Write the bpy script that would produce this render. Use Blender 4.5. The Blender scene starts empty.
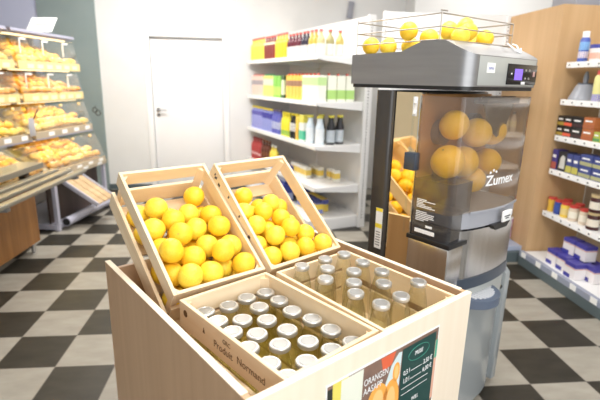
import bpy, bmesh, math, random
from mathutils import Vector, Matrix
PI = math.pi
S = bpy.context.scene
COL = S.collection
rnd = random.Random(7)
ORD = ['first','second','third','fourth','fifth','sixth','seventh','eighth','ninth','tenth','eleventh','twelfth','thirteenth',
       'fourteenth','fifteenth','sixteenth','seventeenth','eighteenth','nineteenth','twentieth']

# ------------------------------------------------------------------ materials
MATS = {}
def principled(name, col, rough=.5, metal=0., spec=.5, coat=0., sss=0., emit=None, estr=0.):
    m = bpy.data.materials.new(name); m.use_nodes = True
    b = m.node_tree.nodes['Principled BSDF']
    b.inputs['Base Color'].default_value = (*col, 1)
    b.inputs['Roughness'].default_value = rough
    b.inputs['Metallic'].default_value = metal
    b.inputs['Specular IOR Level'].default_value = spec
    b.inputs['Coat Weight'].default_value = coat
    if sss:
        b.inputs['Subsurface Weight'].default_value = sss
        b.inputs['Subsurface Radius'].default_value = (.01, .006, .003)
    if emit:
        b.inputs['Emission Color'].default_value = (*emit, 1); b.inputs['Emission Strength'].default_value = estr
    MATS[name] = m
    return m
def mottled(name, c1, c2, scale=8., rough=.5, bump=0., bscale=60., stretch=(1,1,1), detail=3., metal=0., spec=.5, coat=0., sss=0.):
    m = principled(name, c1, rough, metal, spec, coat, sss)
    nt = m.node_tree; b = nt.nodes['Principled BSDF']
    tc = nt.nodes.new('ShaderNodeTexCoord'); mp = nt.nodes.new('ShaderNodeMapping')
    mp.inputs['Scale'].default_value = stretch
    nt.links.new(tc.outputs['Object'], mp.inputs['Vector'])
    n = nt.nodes.new('ShaderNodeTexNoise'); n.inputs['Scale'].default_value = scale; n.inputs['Detail'].default_value = detail
    nt.links.new(mp.outputs['Vector'], n.inputs['Vector'])
    r = nt.nodes.new('ShaderNodeValToRGB')
    r.color_ramp.elements[0].position = .3; r.color_ramp.elements[1].position = .7
    r.color_ramp.elements[0].color = (*c1, 1); r.color_ramp.elements[1].color = (*c2, 1)
    nt.links.new(n.outputs['Fac'], r.inputs['Fac']); nt.links.new(r.outputs['Color'], b.inputs['Base Color'])
    if bump:
        n2 = nt.nodes.new('ShaderNodeTexNoise'); n2.inputs['Scale'].default_value = bscale
        nt.links.new(tc.outputs['Object'], n2.inputs['Vector'])
        bp = nt.nodes.new('ShaderNodeBump'); bp.inputs['Strength'].default_value = bump; bp.inputs['Distance'].default_value = .002
        nt.links.new(n2.outputs['Fac'], bp.inputs['Height']); nt.links.new(bp.outputs['Normal'], b.inputs['Normal'])
    return m
def glassy(name, tint, gloss=.12, rough=.05, haze=0., hazecol=(1,1,1), edge=.75):
    """thin clear sheet: mostly transparent, a facing-dependent reflection, a little milky haze"""
    m = bpy.data.materials.new(name); m.use_nodes = True
    nt = m.node_tree; nt.nodes.clear()
    out = nt.nodes.new('ShaderNodeOutputMaterial'); mix = nt.nodes.new('ShaderNodeMixShader')
    tr = nt.nodes.new('ShaderNodeBsdfTransparent'); tr.inputs['Color'].default_value = (*tint, 1)
    gl = nt.nodes.new('ShaderNodeBsdfGlossy'); gl.inputs['Roughness'].default_value = rough
    lw = nt.nodes.new('ShaderNodeLayerWeight'); lw.inputs['Blend'].default_value = gloss
    nt.links.new(lw.outputs['Facing'], mix.inputs['Fac'])
    mr = nt.nodes.new('ShaderNodeMapRange'); mr.inputs['To Min'].default_value = gloss*.25; mr.inputs['To Max'].default_value = edge
    lw.inputs['Blend'].default_value = .25
    nt.links.new(lw.outputs['Facing'], mr.inputs['Value']); nt.links.new(mr.outputs['Result'], mix.inputs['Fac'])
    src = tr
    if haze:
        df = nt.nodes.new('ShaderNodeBsdfDiffuse'); df.inputs['Color'].default_value = (*hazecol, 1)
        mx = nt.nodes.new('ShaderNodeMixShader'); mx.inputs['Fac'].default_value = haze
        nt.links.new(tr.outputs[0], mx.inputs[1]); nt.links.new(df.outputs[0], mx.inputs[2]); src = mx
    nt.links.new(src.outputs[0], mix.inputs[1]); nt.links.new(gl.outputs[0], mix.inputs[2])
    nt.links.new(mix.outputs[0], out.inputs['Surface'])
    MATS[name] = m
    return m

def wood(name, c1, c2, stretch, scale=14., rough=.55):
    return mottled(name, c1, c2, scale, rough, stretch=stretch, detail=6.)

PINE1, PINE2 = (.80,.60,.37), (.90,.74,.52)
wood('pine_x', PINE1, PINE2, (.12,1,1), 22); wood('pine_y', PINE1, PINE2, (1,.12,1), 22); wood('pine_z', PINE1, PINE2, (1,1,.12), 22)
wood('ply_shaded', (.49,.315,.185), (.55,.365,.22), (1,1,.05), 30, .5)  # same ply as the front, darkened: the side panel's shade is in the colour
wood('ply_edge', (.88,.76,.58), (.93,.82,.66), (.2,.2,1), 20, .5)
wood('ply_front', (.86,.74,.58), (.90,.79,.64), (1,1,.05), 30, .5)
wood('oak_z', (.56,.35,.17), (.64,.42,.22), (1,1,.05), 16, .5)
wood('walnut_z', (.20,.085,.022), (.37,.17,.05), (1,1,.06), 14, .4)
wood('dark_slats', (.045,.03,.025), (.10,.065,.05), (1,12,.05), 4, .5)
wood('shelf_plank', (.50,.34,.18), (.62,.45,.26), (.1,1,1), 20, .5)
mottled('orange_peel', (.97,.57,.02), (1.,.67,.045), 9, .38, bump=.25, bscale=180, spec=.5, sss=.0)
mottled('yellow_peel', (.98,.67,.035), (1.,.77,.085), 9, .36, bump=.25, bscale=180, spec=.5, sss=.0)
mottled('orange_pulp', (.98,.50,.10), (1.,.66,.25), 30, .4)
principled('stem', (.35,.33,.10), .7)
principled('white_metal', (.86,.86,.86), .35); principled('white_plastic', (.9,.9,.9), .4)
mottled('plaster_white', (.73,.73,.72), (.77,.77,.76), 3, .85)
mottled('plaster_grey', (.23,.285,.28), (.26,.315,.31), 3, .85)
mottled('plaster_lavender', (.46,.48,.62), (.50,.52,.66), 2, .85)
mottled('door_paint', (.88,.88,.89), (.90,.90,.91), 3, .45)
principled('frame_paint', (.92,.92,.92), .4)
principled('steel', (.62,.62,.63), .28, 1.); principled('steel_dark', (.30,.30,.31), .32, 1.); principled('chrome', (.8,.8,.8), .12, 1.)
mottled('brushed_steel', (.58,.57,.57), (.66,.65,.65), 40, .22, stretch=(1,1,.03), metal=1.)
mottled('head_grey', (.30,.30,.305), (.34,.34,.345), 30, .38, stretch=(.1,.1,1), metal=.75)
principled('head_light', (.50,.52,.50), .4, .35)
principled('podium_grey', (.40,.43,.44), .22, .3)
principled('bronze_mirror', (.86,.70,.45), .04, 1.)
principled('black', (.012,.012,.013), .35); principled('black_gloss', (.01,.01,.012), .12); principled('navy_plastic', (.045,.06,.085), .3)
principled('grey_plastic', (.35,.36,.40), .35); principled('rail_grey', (.34,.34,.42), .35, .3); principled('kick_grey', (.10,.13,.14), .45)
principled('tube_grey', (.47,.47,.56), .4); principled('tray_rail', (.29,.27,.22), .35, .5)
principled('lid_silver', (.62,.61,.58), .34, .7); principled('lid_disc', (.40,.40,.39), .42, .75)
principled('wire', (.50,.45,.40), .3, .9)
principled('screen', (.12,.07,.35), .3, emit=(.35,.20,.95), estr=1.0)
principled('sticker_white', (.9,.9,.88), .5); principled('ink', (.05,.05,.06), .6); principled('ink_brown', (.16,.08,.03), .7); principled('sticker_yellow', (.9,.72,.05), .5)
principled('ink_blue', (.08,.10,.40), .6); principled('white_ink', (.92,.92,.92), .5)
glassy('bottle_glass', (.945,.935,.76), .10, .06); glassy('clear_glass', (.95,.95,.87), .22, .05, edge=.95); glassy('acrylic', (.97,.985,.98), .04, .06, edge=.35)
glassy('cover_smoke', (.80,.73,.66), .10, .10, .10, (.50,.42,.36)); glassy('bucket_smoke', (.42,.41,.41), .10, .1, .12, (.25,.25,.27))
glassy('tap_clear', (.62,.63,.72), .12, .1, .25, (.50,.51,.62))
principled('inner_copper', (.46,.24,.09), .45, .15); principled('funnel', (.10,.10,.11), .3)
mottled('bread_gold', (.55,.25,.03), (.80,.45,.075), 14, .6, bump=.3, bscale=50)
mottled('bread_pale', (.74,.46,.085), (.90,.66,.21), 14, .65, bump=.3, bscale=50)
mottled('bread_brown', (.40,.15,.025), (.66,.32,.07), 14, .5, bump=.3, bscale=50)
mottled('flour', (.93,.85,.68), (.96,.90,.78), 20, .8)
principled('tray_edge', (.78,.60,.26), .4); principled('tray_floor', (.62,.50,.34), .5)
principled('lamp_strip', (1,.9,.7), .5, emit=(1,.80,.45), estr=3.)
principled('panel_glow', (1,1,1), .5, emit=(1,.98,.95), estr=6.)
PAL = {}
def C(r, g, b, rough=.35, metal=0.):
    k = (round(r,3), round(g,3), round(b,3), rough, metal)
    if k not in PAL: PAL[k] = principled('paint_%d' % len(PAL), (r,g,b), rough, metal)
    return PAL[k]
def M(m): return MATS[m] if isinstance(m, str) else m

# ------------------------------------------------------------------ mesh helpers
class MB:
    def __init__(s): s.bm = bmesh.new()
    def box(s, lo, hi, bev=0., mat=None):
        c = [(a+b)/2 for a, b in zip(lo, hi)]; d = [abs(b-a) for a, b in zip(lo, hi)]
        t = bmesh.new(); bmesh.ops.create_cube(t, size=1.)
        bmesh.ops.scale(t, vec=d, verts=t.verts)
        if bev: bmesh.ops.bevel(t, geom=t.edges[:], offset=min(bev, min(d)*.45), segments=2, affect='EDGES', profile=.5)
        bmesh.ops.translate(t, vec=c, verts=t.verts)
        if mat: bmesh.ops.transform(t, matrix=mat, verts=t.verts)
        s.add(t); return s
    def add(s, t):
        me = bpy.data.meshes.new('tmp'); t.to_mesh(me); t.free(); s.bm.from_mesh(me); bpy.data.meshes.remove(me)
    def cyl(s, p0, p1, r0, r1=None, n=20, cap=True):
        r1 = r0 if r1 is None else r1
        p0, p1 = Vector(p0), Vector(p1); d = p1-p0
        t = bmesh.new()
        bmesh.ops.create_cone(t, cap_ends=cap, segments=n, radius1=r0, radius2=r1, depth=d.length)
        bmesh.ops.transform(t, matrix=Matrix.Translation((p0+p1)/2) @ d.to_track_quat('Z','Y').to_matrix().to_4x4(), verts=t.verts)
        s.add(t); return s
    def lathe(s, prof, n=24, c=(0,0,0), cap=True):
        t = bmesh.new(); rings = []
        for r, z in prof:
            if r < 1e-6: rings.append([t.verts.new((c[0], c[1], c[2]+z))])
            else: rings.append([t.verts.new((c[0]+r*math.cos(2*PI*k/n), c[1]+r*math.sin(2*PI*k/n), c[2]+z)) for k in range(n)])
        for a, b in zip(rings, rings[1:]):
            for k in range(n):
                k2 = (k+1) % n
                if len(a) == 1 and len(b) == 1: continue
                if len(a) == 1: t.faces.new((a[0], b[k2], b[k]))
                elif len(b) == 1: t.faces.new((a[k], a[k2], b[0]))
                else: t.faces.new((a[k], a[k2], b[k2], b[k]))
        if cap:
            if len(rings[0]) > 1: t.faces.new(rings[0][::-1])
            if len(rings[-1]) > 1: t.faces.new(rings[-1])
        bmesh.ops.recalc_face_normals(t, faces=t.faces)
        s.add(t); return s
    def prism(s, pts, z0, z1, axis='Z', closed=True, bev=0.):
        """polygon pts extruded along axis; axis Z: (x,y), X: (y,z), Y: (x,z)"""
        def P(p, h): return {'Z': (p[0],p[1],h), 'X': (h,p[0],p[1]), 'Y': (p[0],h,p[1])}[axis]
        t = bmesh.new()
        a = [t.verts.new(P(p, z0)) for p in pts]; b = [t.verts.new(P(p, z1)) for p in pts]
        n = len(pts)
        for k in range(n if closed else n-1):
            k2 = (k+1) % n; t.faces.new((a[k], a[k2], b[k2], b[k]))
        if closed: t.faces.new(a[::-1]); t.faces.new(b)
        bmesh.ops.recalc_face_normals(t, faces=t.faces)
        if bev: bmesh.ops.bevel(t, geom=t.edges[:], offset=bev, segments=2, affect='EDGES', profile=.5)
        s.add(t); return s
    def tube(s, pts, r, n=8):
        for a, b in zip(pts, pts[1:]): s.cyl(a, b, r, n=n)
        for p in pts[1:-1]: s.ball(p, r, 8, 6)
        return s
    def ball(s, c, r, u=20, v=14, sc=(1,1,1)):
        t = bmesh.new(); bmesh.ops.create_uvsphere(t, u_segments=u, v_segments=v, radius=r)
        bmesh.ops.scale(t, vec=sc, verts=t.verts); bmesh.ops.translate(t, vec=c, verts=t.verts)
        s.add(t); return s
    def mesh(s, name, mat, smooth=True, ang=35):
        me = bpy.data.meshes.new(name)
        bmesh.ops.remove_doubles(s.bm, verts=s.bm.verts, dist=1e-6)
        s.bm.to_mesh(me); s.bm.free(); me.materials.append(M(mat))
        if smooth:
            for p in me.polygons: p.use_smooth = True
            try: me.set_sharp_from_angle(angle=math.radians(ang))
            except Exception: pass
        return me
    def build(s, name, mat, parent=None, smooth=True, ang=35, label=None, kind=None):
        o = bpy.data.objects.new(name, s.mesh(name, mat, smooth, ang)); COL.objects.link(o)
        if parent: o.parent = parent
        if label: o['label'] = label
        if kind: o['kind'] = kind
        return o

def B(lo, hi, bev=0.): return MB().box(lo, hi, bev)
def tag(o, label, cat, group=None):
    o['label'] = label; o['category'] = cat
    if group: o['group'] = group
    return o
def thing(name, label, cat, loc=(0,0,0), rot=(0,0,0), group=None):
    o = bpy.data.objects.new(name, None); COL.objects.link(o); o.empty_display_size = .05
    o.location = loc; o.rotation_euler = rot
    return tag(o, label, cat, group)
def struct(o): o['kind'] = 'structure'; return o
KIDS = {}
def kids(o):
    return [c for c in COL.objects if c.parent == o]
def dup(src, loc, rot, label, group=None, ks=None):
    r = src.copy(); COL.objects.link(r); r.location = loc; r.rotation_euler = rot; r['label'] = label
    if group: r['group'] = group
    for ch in (ks if ks is not None else kids(src)):
        c = ch.copy(); COL.objects.link(c); c.parent = r
        for g in kids(ch):
            d = g.copy(); COL.objects.link(d); d.parent = c
    return r
def text(body, name, mat, parent, size, loc, rot, depth=.0006, ax='LEFT', sx=1., bold=0.):
    cu = bpy.data.curves.new(name, 'FONT'); cu.offset = bold; cu.body = body; cu.size = size; cu.extrude = depth; cu.align_x = ax
    t = bpy.data.objects.new('t', cu); COL.objects.link(t)
    bpy.context.view_layer.update()
    me = bpy.data.meshes.new_from_object(t.evaluated_get(bpy.context.evaluated_depsgraph_get()))
    bpy.data.objects.remove(t); bpy.data.curves.remove(cu)
    me.materials.clear(); me.materials.append(M(mat))
    o = bpy.data.objects.new(name, me); COL.objects.link(o); o.parent = parent
    o.location = loc; o.rotation_euler = rot; o.scale = (sx,1,1)
    return o
class Frame:
    """a local upright frame: origin and heading"""
    def __init__(s, x, y, deg): s.o = Vector((x,y,0)); s.r = math.radians(deg)
    def __call__(s, a, b, z): return Vector((s.o.x + a*math.cos(s.r) - b*math.sin(s.r), s.o.y + a*math.sin(s.r) + b*math.cos(s.r), z))

# ------------------------------------------------------------------ room
def build_room():
    fl = struct(B((-2.4,-4.2,-.06), (5.2,4.1,0)).build('floor', 'white_metal', smooth=False))
    m = bpy.data.materials.new('checker_tiles'); m.use_nodes = True; nt = m.node_tree; b = nt.nodes['Principled BSDF']
    L = nt.links.new; N = nt.nodes.new
    tc = N('ShaderNodeTexCoord'); sp = N('ShaderNodeSeparateXYZ'); L(tc.outputs['Object'], sp.inputs[0])
    def mth(op, a, bv=None, b2=None):
        n = N('ShaderNodeMath'); n.operation = op
        if isinstance(a, float): n.inputs[0].default_value = a
        else: L(a, n.inputs[0])
        if b2 is not None: L(b2, n.inputs[1])
        elif bv is not None: n.inputs[1].default_value = bv
        return n.outputs[0]
    xs = mth('DIVIDE', sp.outputs[0], .3); ys = mth('DIVIDE', sp.outputs[1], .3)
    fx = mth('FLOOR', xs); fy = mth('FLOOR', ys)
    par = mth('FLOORED_MODULO', mth('ADD', fx, None, fy), 2.)
    # grout lines: distance of the fraction from the tile edge
    ex = mth('ABSOLUTE', mth('SUBTRACT', mth('FRACT', xs), .5)); ey = mth('ABSOLUTE', mth('SUBTRACT', mth('FRACT', ys), .5))
    gr = mth('GREATER_THAN', mth('MAXIMUM', ex, None, ey), .492)
    nz = N('ShaderNodeTexNoise'); nz.inputs['Scale'].default_value = 6; nz.inputs['Detail'].default_value = 8
    mp = N('ShaderNodeMapping'); mp.inputs['Scale'].default_value = (1,2.5,1); L(tc.outputs['Object'], mp.inputs[0]); L(mp.outputs[0], nz.inputs['Vector'])
    def ramp(c1, c2):
        r = N('ShaderNodeValToRGB'); r.color_ramp.elements[0].position = .35; r.color_ramp.elements[1].position = .65
        r.color_ramp.elements[0].color = (*c1,1); r.color_ramp.elements[1].color = (*c2,1); L(nz.outputs['Fac'], r.inputs[0]); return r.outputs[0]
    light = ramp((.295,.27,.225), (.35,.325,.275)); dark = ramp((.024,.021,.015), (.038,.033,.024))
    mx = N('ShaderNodeMix'); mx.data_type = 'RGBA'; L(par, mx.inputs['Factor']); L(light, mx.inputs['A']); L(dark, mx.inputs['B'])
    m2 = N('ShaderNodeMix'); m2.data_type = 'RGBA'; L(gr, m2.inputs['Factor']); L(mx.outputs['Result'], m2.inputs['A']); m2.inputs['B'].default_value = (.16,.14,.12,1)
    L(m2.outputs['Result'], b.inputs['Base Color']); b.inputs['Roughness'].default_value = .45; b.inputs['Specular IOR Level'].default_value = .35
    fl.data.materials.clear(); fl.data.materials.append(m)
    YB = 3.94
    # back wall with a door opening
    dx0, dx1, dz = -.275, .625, 1.94
    w = MB(); w.box((-.89,YB,0), (dx0,YB+.12,3)); w.box((dx1,YB,0), (2.96,YB+.12,3)); w.box((dx0,YB,dz), (dx1,YB+.12,3))
    struct(w.build('wall_back', 'plaster_white', smooth=False))
    struct(B((-1.55,YB-.03,0), (-.89,YB+.12,3)).build('wall_pillar', 'plaster_grey', smooth=False))
    struct(B((-2.4,YB,0), (-1.55,YB+.12,3)).build('wall_back_corner', 'plaster_lavender', smooth=False))
    struct(B((-2.52,-4.2,0), (-2.4,YB+.12,3)).build('wall_left', 'plaster_white', smooth=False))
    struct(B((2.96,YB-.35,0), (5.2,YB+.12,3)).build('wall_back_recess', 'plaster_white', smooth=False))
    struct(B((5.2,-4.2,0), (5.32,YB+.12,3)).build('wall_right', 'plaster_white', smooth=False))
    struct(B((-2.52,-4.2,3), (5.32,YB+.12,3.1)).build('ceiling', 'plaster_white', smooth=False))
    b = MB(); b.box((-.885,YB-.012,0), (dx0-.07,YB,.07)); b.box((dx1+.07,YB-.012,0), (.9,YB,.07))
    struct(b.build('baseboard_back', 'kick_grey', smooth=False))
    struct(B((-.889,YB-.045,0), (-.877,YB-.0,.07)).build('baseboard_pillar', 'kick_grey', smooth=False))
    # door
    d = thing('door_1', 'plain white interior door with lever handle in the back wall', 'door', ((dx0+dx1)/2, YB, 0)); struct(d); del d['category']; 
    hw = (dx1-dx0)/2
    B((-hw+.004,.03,.008), (hw-.004,.07,dz-.004), .003).build('door_leaf', 'door_paint', d)
    f = MB(); f.box((-hw-.07,-.018,0), (-hw,.03,dz+.07), .004); f.box((hw,-.018,0), (hw+.07,.03,dz+.07), .004); f.box((-hw,-.018,dz), (hw,.03,dz+.07), .004)
    f.build('door_frame', 'frame_paint', d)
    hx = -hw+.06
    h = MB(); h.cyl((hx,.03,1.047), (hx,-.02,1.047), .01); h.tube([(hx,-.02,1.047),(hx+.11,-.02,1.047)], .009); h.cyl((hx,.03,1.047),(hx,.024,1.047),.025)
    h.build('door_handle', 'steel_dark', d, label='grey lever handle')
    MB().cyl((hx,.03,.98), (hx,.024,.98), .022).build('key_plate', 'steel_dark', d, label='round key plate')
    p = B((-.02,-.03,-.10), (.055,0,.10), .004).build('wall_panel', C(.30,.31,.36)); p.location = (2.22, YB-.001, 2.33); p.rotation_euler = (0,.12,0)
    tag(p, 'small grey panel on the back wall above the white shelving', 'panel')
build_room()

# ------------------------------------------------------------------ the display stand with crates
FX, FY, FA = 1.014, -1.342, 33.9
ST = Frame(FX, FY, FA); RZ = math.radians(FA)
def build_stand():
    t = thing('display_stand', 'large pale wooden box stand holding orange crates and bottle crates', 'display stand', (FX,FY,0), (0,0,RZ))
    Wd, D, H, T = .82, .91, .82, .018
    def panel(name, lo, hi, mat, bev=.002): return B(lo, hi, bev).build(name, mat, t, smooth=False)
    panel('side_panel', (-.009,0,.02), (T-.009,D,H-.002), 'ply_shaded'); e = B((-.009,T,H-.002),(T-.009,D,H)).build('edge_band','ply_edge',t,smooth=False)
    panel('side_panel', (Wd-T,0,.02), (Wd,D,H-.002), 'ply_shaded'); B((Wd-T,T,H-.002),(Wd,D,H)).build('edge_band','ply_edge',t,smooth=False)
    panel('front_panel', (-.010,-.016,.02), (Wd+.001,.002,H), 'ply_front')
    panel('back_panel', (T-.009,D-T,.02), (Wd-T,D,.79), 'ply_shaded')
    panel('inner_shelf', (T,.003,.575), (Wd-T,D-T,.594), 'pine_x')
    panel('base_plinth', (.03,.03,0), (Wd-.03,D-.03,.02), 'kick_grey')
    for x0, x1, zf, zb in ((.09,.38,.680,.797),(.44,.74,.680,.818)):
        panel('support_rail', (x0,.630,.594), (x1,.645,zf), 'pine_x'); panel('support_rail', (x0,.790,.594), (x1,.805,zb), 'pine_x')
    # poster on the front
    p = B((.200,-.0175,.42), (.656,-.0162,.764)).build('poster', 'sticker_white', t, smooth=False)
    yF = -.0178
    def flat(pts, name, mat, k=0):
        return MB().prism(pts, yF-.0003*k-.0003, yF-.0003*k, axis='Y').build(name, mat, p, smooth=False)
    def cR(n, x0, x1, z0, z1): return [(x0,z0),(x1,z0),(x1,z1),(x0,z1)]
    pm = mottled('poster_photo', (.16,.10,.08), (.30,.18,.13), 12, .4)
    flat(cR(0,.205,.651,.425,.759), 'photo_ground', pm, 0)
    flat(cR(0,.205,.222,.62,.75), 'dark_block', C(.03,.035,.03), 1)
    flat([(.222,.62),(.27,.62),(.275,.759),(.222,.759)], 'lemon_patch', C(.80,.70,.14), 1)
    flat([(.250,.62),(.275,.60),(.325,.62),(.328,.757),(.25,.757)], 'glass_picture', C(.80,.82,.70), 2)
    flat([(.205,.425),(.34,.425),(.325,.64),(.27,.66),(.205,.64)], 'glass_picture', C(.70,.76,.68), 2)
    flat([(.415,.66),(.478,.64),(.481,.745),(.468,.747),(.44,.72)], 'pale_arc', C(.66,.78,.80), 2)
    flat([(.395,.757),(.455,.757),(.44,.722),(.405,.715)], 'red_patch', C(.75,.14,.06), 1)
    for (cx, cz, rx, rz) in [(.39,.625,.042,.060),(.445,.60,.036,.075),(.462,.69,.015,.03),(.36,.53,.06,.08),(.44,.48,.05,.07)]:
        flat([(cx+rx*math.cos(a*PI/10), cz+rz*math.sin(a*PI/10)) for a in range(20)], 'orange_wedge', C(.92,.42,.08), 3)
        flat([(cx+rx*.55*math.cos(a*PI/10), cz+rz*.7*math.sin(a*PI/10)) for a in range(20)], 'wedge_pulp', C(.95,.58,.22), 4)
    flat(cR(0,.483,.638,.425,.750), 'price_board', C(.012,.06,.055), 5)
    flat(cR(0,.638,.651,.52,.72), 'fruit_strip', C(.75,.42,.30), 4)
    flat(cR(0,.640,.651,.66,.72), 'leaf_strip', C(.10,.42,.28), 5)
    RT = (PI/2,0,0); ft = yF-.0026
    text('ORANGEN', 'poster_text', 'white_ink', p, .027, (.330,ft,.704), RT, .0003, sx=.72)
    text('AASAPP', 'poster_text', 'white_ink', p, .027, (.330,ft,.677), RT, .0003, sx=.78)
    text('PREISE', 'price_text', 'white_ink', p, .019, (.558,ft,.710), RT, .0003, 'CENTER', .7)
    text('0,5 l', 'price_text', 'white_ink', p, .021, (.493,ft,.664), RT, .0003, sx=.8)
    text('1,0 l', 'price_text', 'white_ink', p, .021, (.493,ft,.638), RT, .0003, sx=.8)
    text('3,50 €', 'price_text', 'white_ink', p, .021, (.628,ft,.664), RT, .0003, 'RIGHT', .8)
    text('6,00 €', 'price_text', 'white_ink', p, .021, (.628,ft,.638), RT, .0003, 'RIGHT', .8)
    for z, x0, x1 in [(.665,.528,.578),(.639,.528,.578),(.620,.491,.613),(.600,.491,.613)]:
        flat(cR(0,x0,x1,z,z+.0016), 'rule_line', 'white_ink', 7)
    n = 28; ring = [(.558+.048*math.cos(2*PI*k/n), .716+.022*math.sin(2*PI*k/n)) for k in range(n)]
    MB().tube([(x,ft,z) for x, z in ring+ring[:1]], .0008, 5).build('badge_ring', C(.05,.30,.22), p)
    text('WILL', 'price_text', 'white_ink', p, .018, (.558,ft,.560), RT, .0003, 'CENTER', .8)
    return t
build_stand()

def build_crate(name, w, l, dep, label, cat, loc, rot, group, marks=None, stagger=False):
    """open slatted crate; local x across, y along, z up to the opening; origin at its lower front-left corner"""
    t = thing(name, label, cat, loc, rot, group)
    T = .012
    def bd(nm, lo, hi, mat): return B(lo, hi, .0015).build(nm, mat, t, smooth=False)
    tilt = dep < .2
    up, gs = (.058, .044) if tilt else (.085, .028)
    for x0, x1 in ((0,T),(w-T,w)):
        o = bd('side_board', (x0,0,dep-up), (x1,l,dep), 'pine_y')
        if x0 == 0: left = o
        so = -.011 if (stagger and x0 == 0) else 0.
        bd('side_board', (x0+so,0,.004), (x1+so,l,dep-up-gs), 'pine_y')
    zs = ((dep-.058,dep),(.006,dep-.092)) if tilt else [(.004+k*(dep+.008)/3, .004+k*(dep+.008)/3+(dep-.028)/3) for k in range(3)]
    for y0, y1 in ((0,T),(l-T,l)):
        for z0, z1 in zs: bd('end_board', (T,y0,z0), (w-T,y1,z1), 'pine_x')
    if tilt:
        for k in range(6):
            y0 = T+(l-2*T)*k/6; bd('floor_slat', (T,y0+.011,0), (w-T,y0+(l-2*T)/6-.011,.009), 'pine_x')
    else:
        for k in range(4):
            x0 = T+(w-2*T)*k/4; bd('floor_slat', (x0+.003,T,.0), (x0+(w-2*T)/4-.003,l-T,.008), 'pine_y')
    for sx, sy in ((0,0),(1,0),(0,1),(1,1)):
        x = T if sx == 0 else w-T; y = T if sy == 0 else l-T; dx = .022*(1-2*sx); dy = .022*(1-2*sy)
        MB().prism([(x,y),(x+dx,y),(x,y+dy)], .008, dep-.012).build('corner_post', 'pine_z', t, smooth=False)
    if marks == 'text':
        for s, y, z in (('Normand', .19, dep-.055), ('Produit', .30, dep-.06), ('GRC', .255, dep-.03)):
            text(s, 'stamp_text', 'ink_brown', left, .030 if s != 'GRC' else .018, (-.0006,y,z), (PI/2,0,-PI/2), .0002)
        MB().cyl((-.0002,.455,dep-.03),(-.0008,.455,dep-.03),.011).build('stamp_mark', 'ink_brown', left)
        m = MB(); m.prism([(.345,dep-.045),(.357,dep-.045),(.351,dep-.028)],-.0008,-.0002,'X')
        m.build('stamp_mark', 'ink_brown', left)
    elif marks == 'ticks':
        r = random.Random(3)
        for y in (.445,.437,.43,.405,.398,.33,.24,.17,.155,.15,.08):
            z = dep-.018-r.random()*.03; MB().box((-.0008,y-.004,z-.006), (-.0002,y+.003,z+.005)).build('stamp_mark', 'ink', left)
    return t
class CrateFrame:
    def __init__(s, u, v, z, tilt, yaw, dep):
        s.rot = (math.radians(tilt), 0, RZ+math.radians(yaw))
        s.R = Matrix.Rotation(s.rot[2], 3, 'Z') @ Matrix.Rotation(s.rot[0], 3, 'X')
        s.o = ST(u,v,z) - s.R @ Vector((0,0,dep)); s.dep = dep
    def P(s, a, b, c): return s.o + s.R @ Vector((a,b,c))
DEP = .178
CL = CrateFrame(.071,.518,.819,36.0,0,DEP); CR = CrateFrame(.420,.500,.819,41.6,2.6,DEP)
WL, LL_, WR, LR_ = .336, .52, .348, .478
GT = 'tilted wooden orange crates'
build_crate('fruit_crate', WL,LL_,DEP, 'tilted pine crate full of oranges, upper left one on the box stand', 'crate', CL.o, CL.rot, GT, stagger=True)
build_crate('fruit_crate', WR,LR_,DEP, 'tilted pine crate full of oranges, right one nearest the juicing machine', 'crate', CR.o, CR.rot, GT, marks='ticks')
BZ = .595; TURN = math.radians(2.4)
GB = 'upright bottle crates in the stand'
p = ST(.099,.006,BZ); build_crate('bottle_crate', .325,.492,.217, 'pine crate of short lidded bottles, left front of the box stand', 'crate', p, (0,0,RZ+TURN), GB, marks='text')
p = ST(.430,.006,BZ); build_crate('bottle_crate', .345,.484,.217, 'pine crate of taller lidded bottles, right front of the box stand', 'crate', p, (0,0,RZ), GB)

# ------------------------------------------------------------------ oranges
def orange_mesh(mat, seed):
    mb = MB(); r = random.Random(seed)
    t = bmesh.new(); bmesh.ops.create_uvsphere(t, u_segments=28, v_segments=20, radius=1.)
    for v in t.verts:
        z = v.co.z; k = 1 + .012*math.sin(3*v.co.x+seed)+.010*math.sin(4*v.co.y+2*seed)
        v.co *= k
        if z > .93: v.co.z -= (z-.93)*.9
        if z < -.95: v.co.z -= (z+.95)*.6
        v.co.z *= .96
    mb.add(t)
    return mb.mesh('orange', mat, ang=80)
OM = [orange_mesh('orange_peel' if k % 3 == 0 else 'yellow_peel', k) for k in range(4)]
OMR = [orange_mesh('orange_peel', k+9) for k in range(2)]
STEM = MB().cyl((0,0,.85), (0,0,.925), .07, .05, 8).mesh('stem_end', 'stem')
def orange(pos, r, label, group, k, meshes=None, name='orange'):
    ms = meshes or OM
    o = bpy.data.objects.new(name, ms[k % len(ms)]); COL.objects.link(o)
    o.location = pos; o.scale = (r,r,r); q = random.Random(k*17+3)
    o.rotation_euler = (q.uniform(-1.2,1.2), q.uniform(-1.2,1.2), q.uniform(0,6))
    s = bpy.data.objects.new('stem_end', STEM); COL.objects.link(s); s.parent = o; s['label'] = 'small dry stem end'
    return tag(o, label, 'orange', group)
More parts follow.
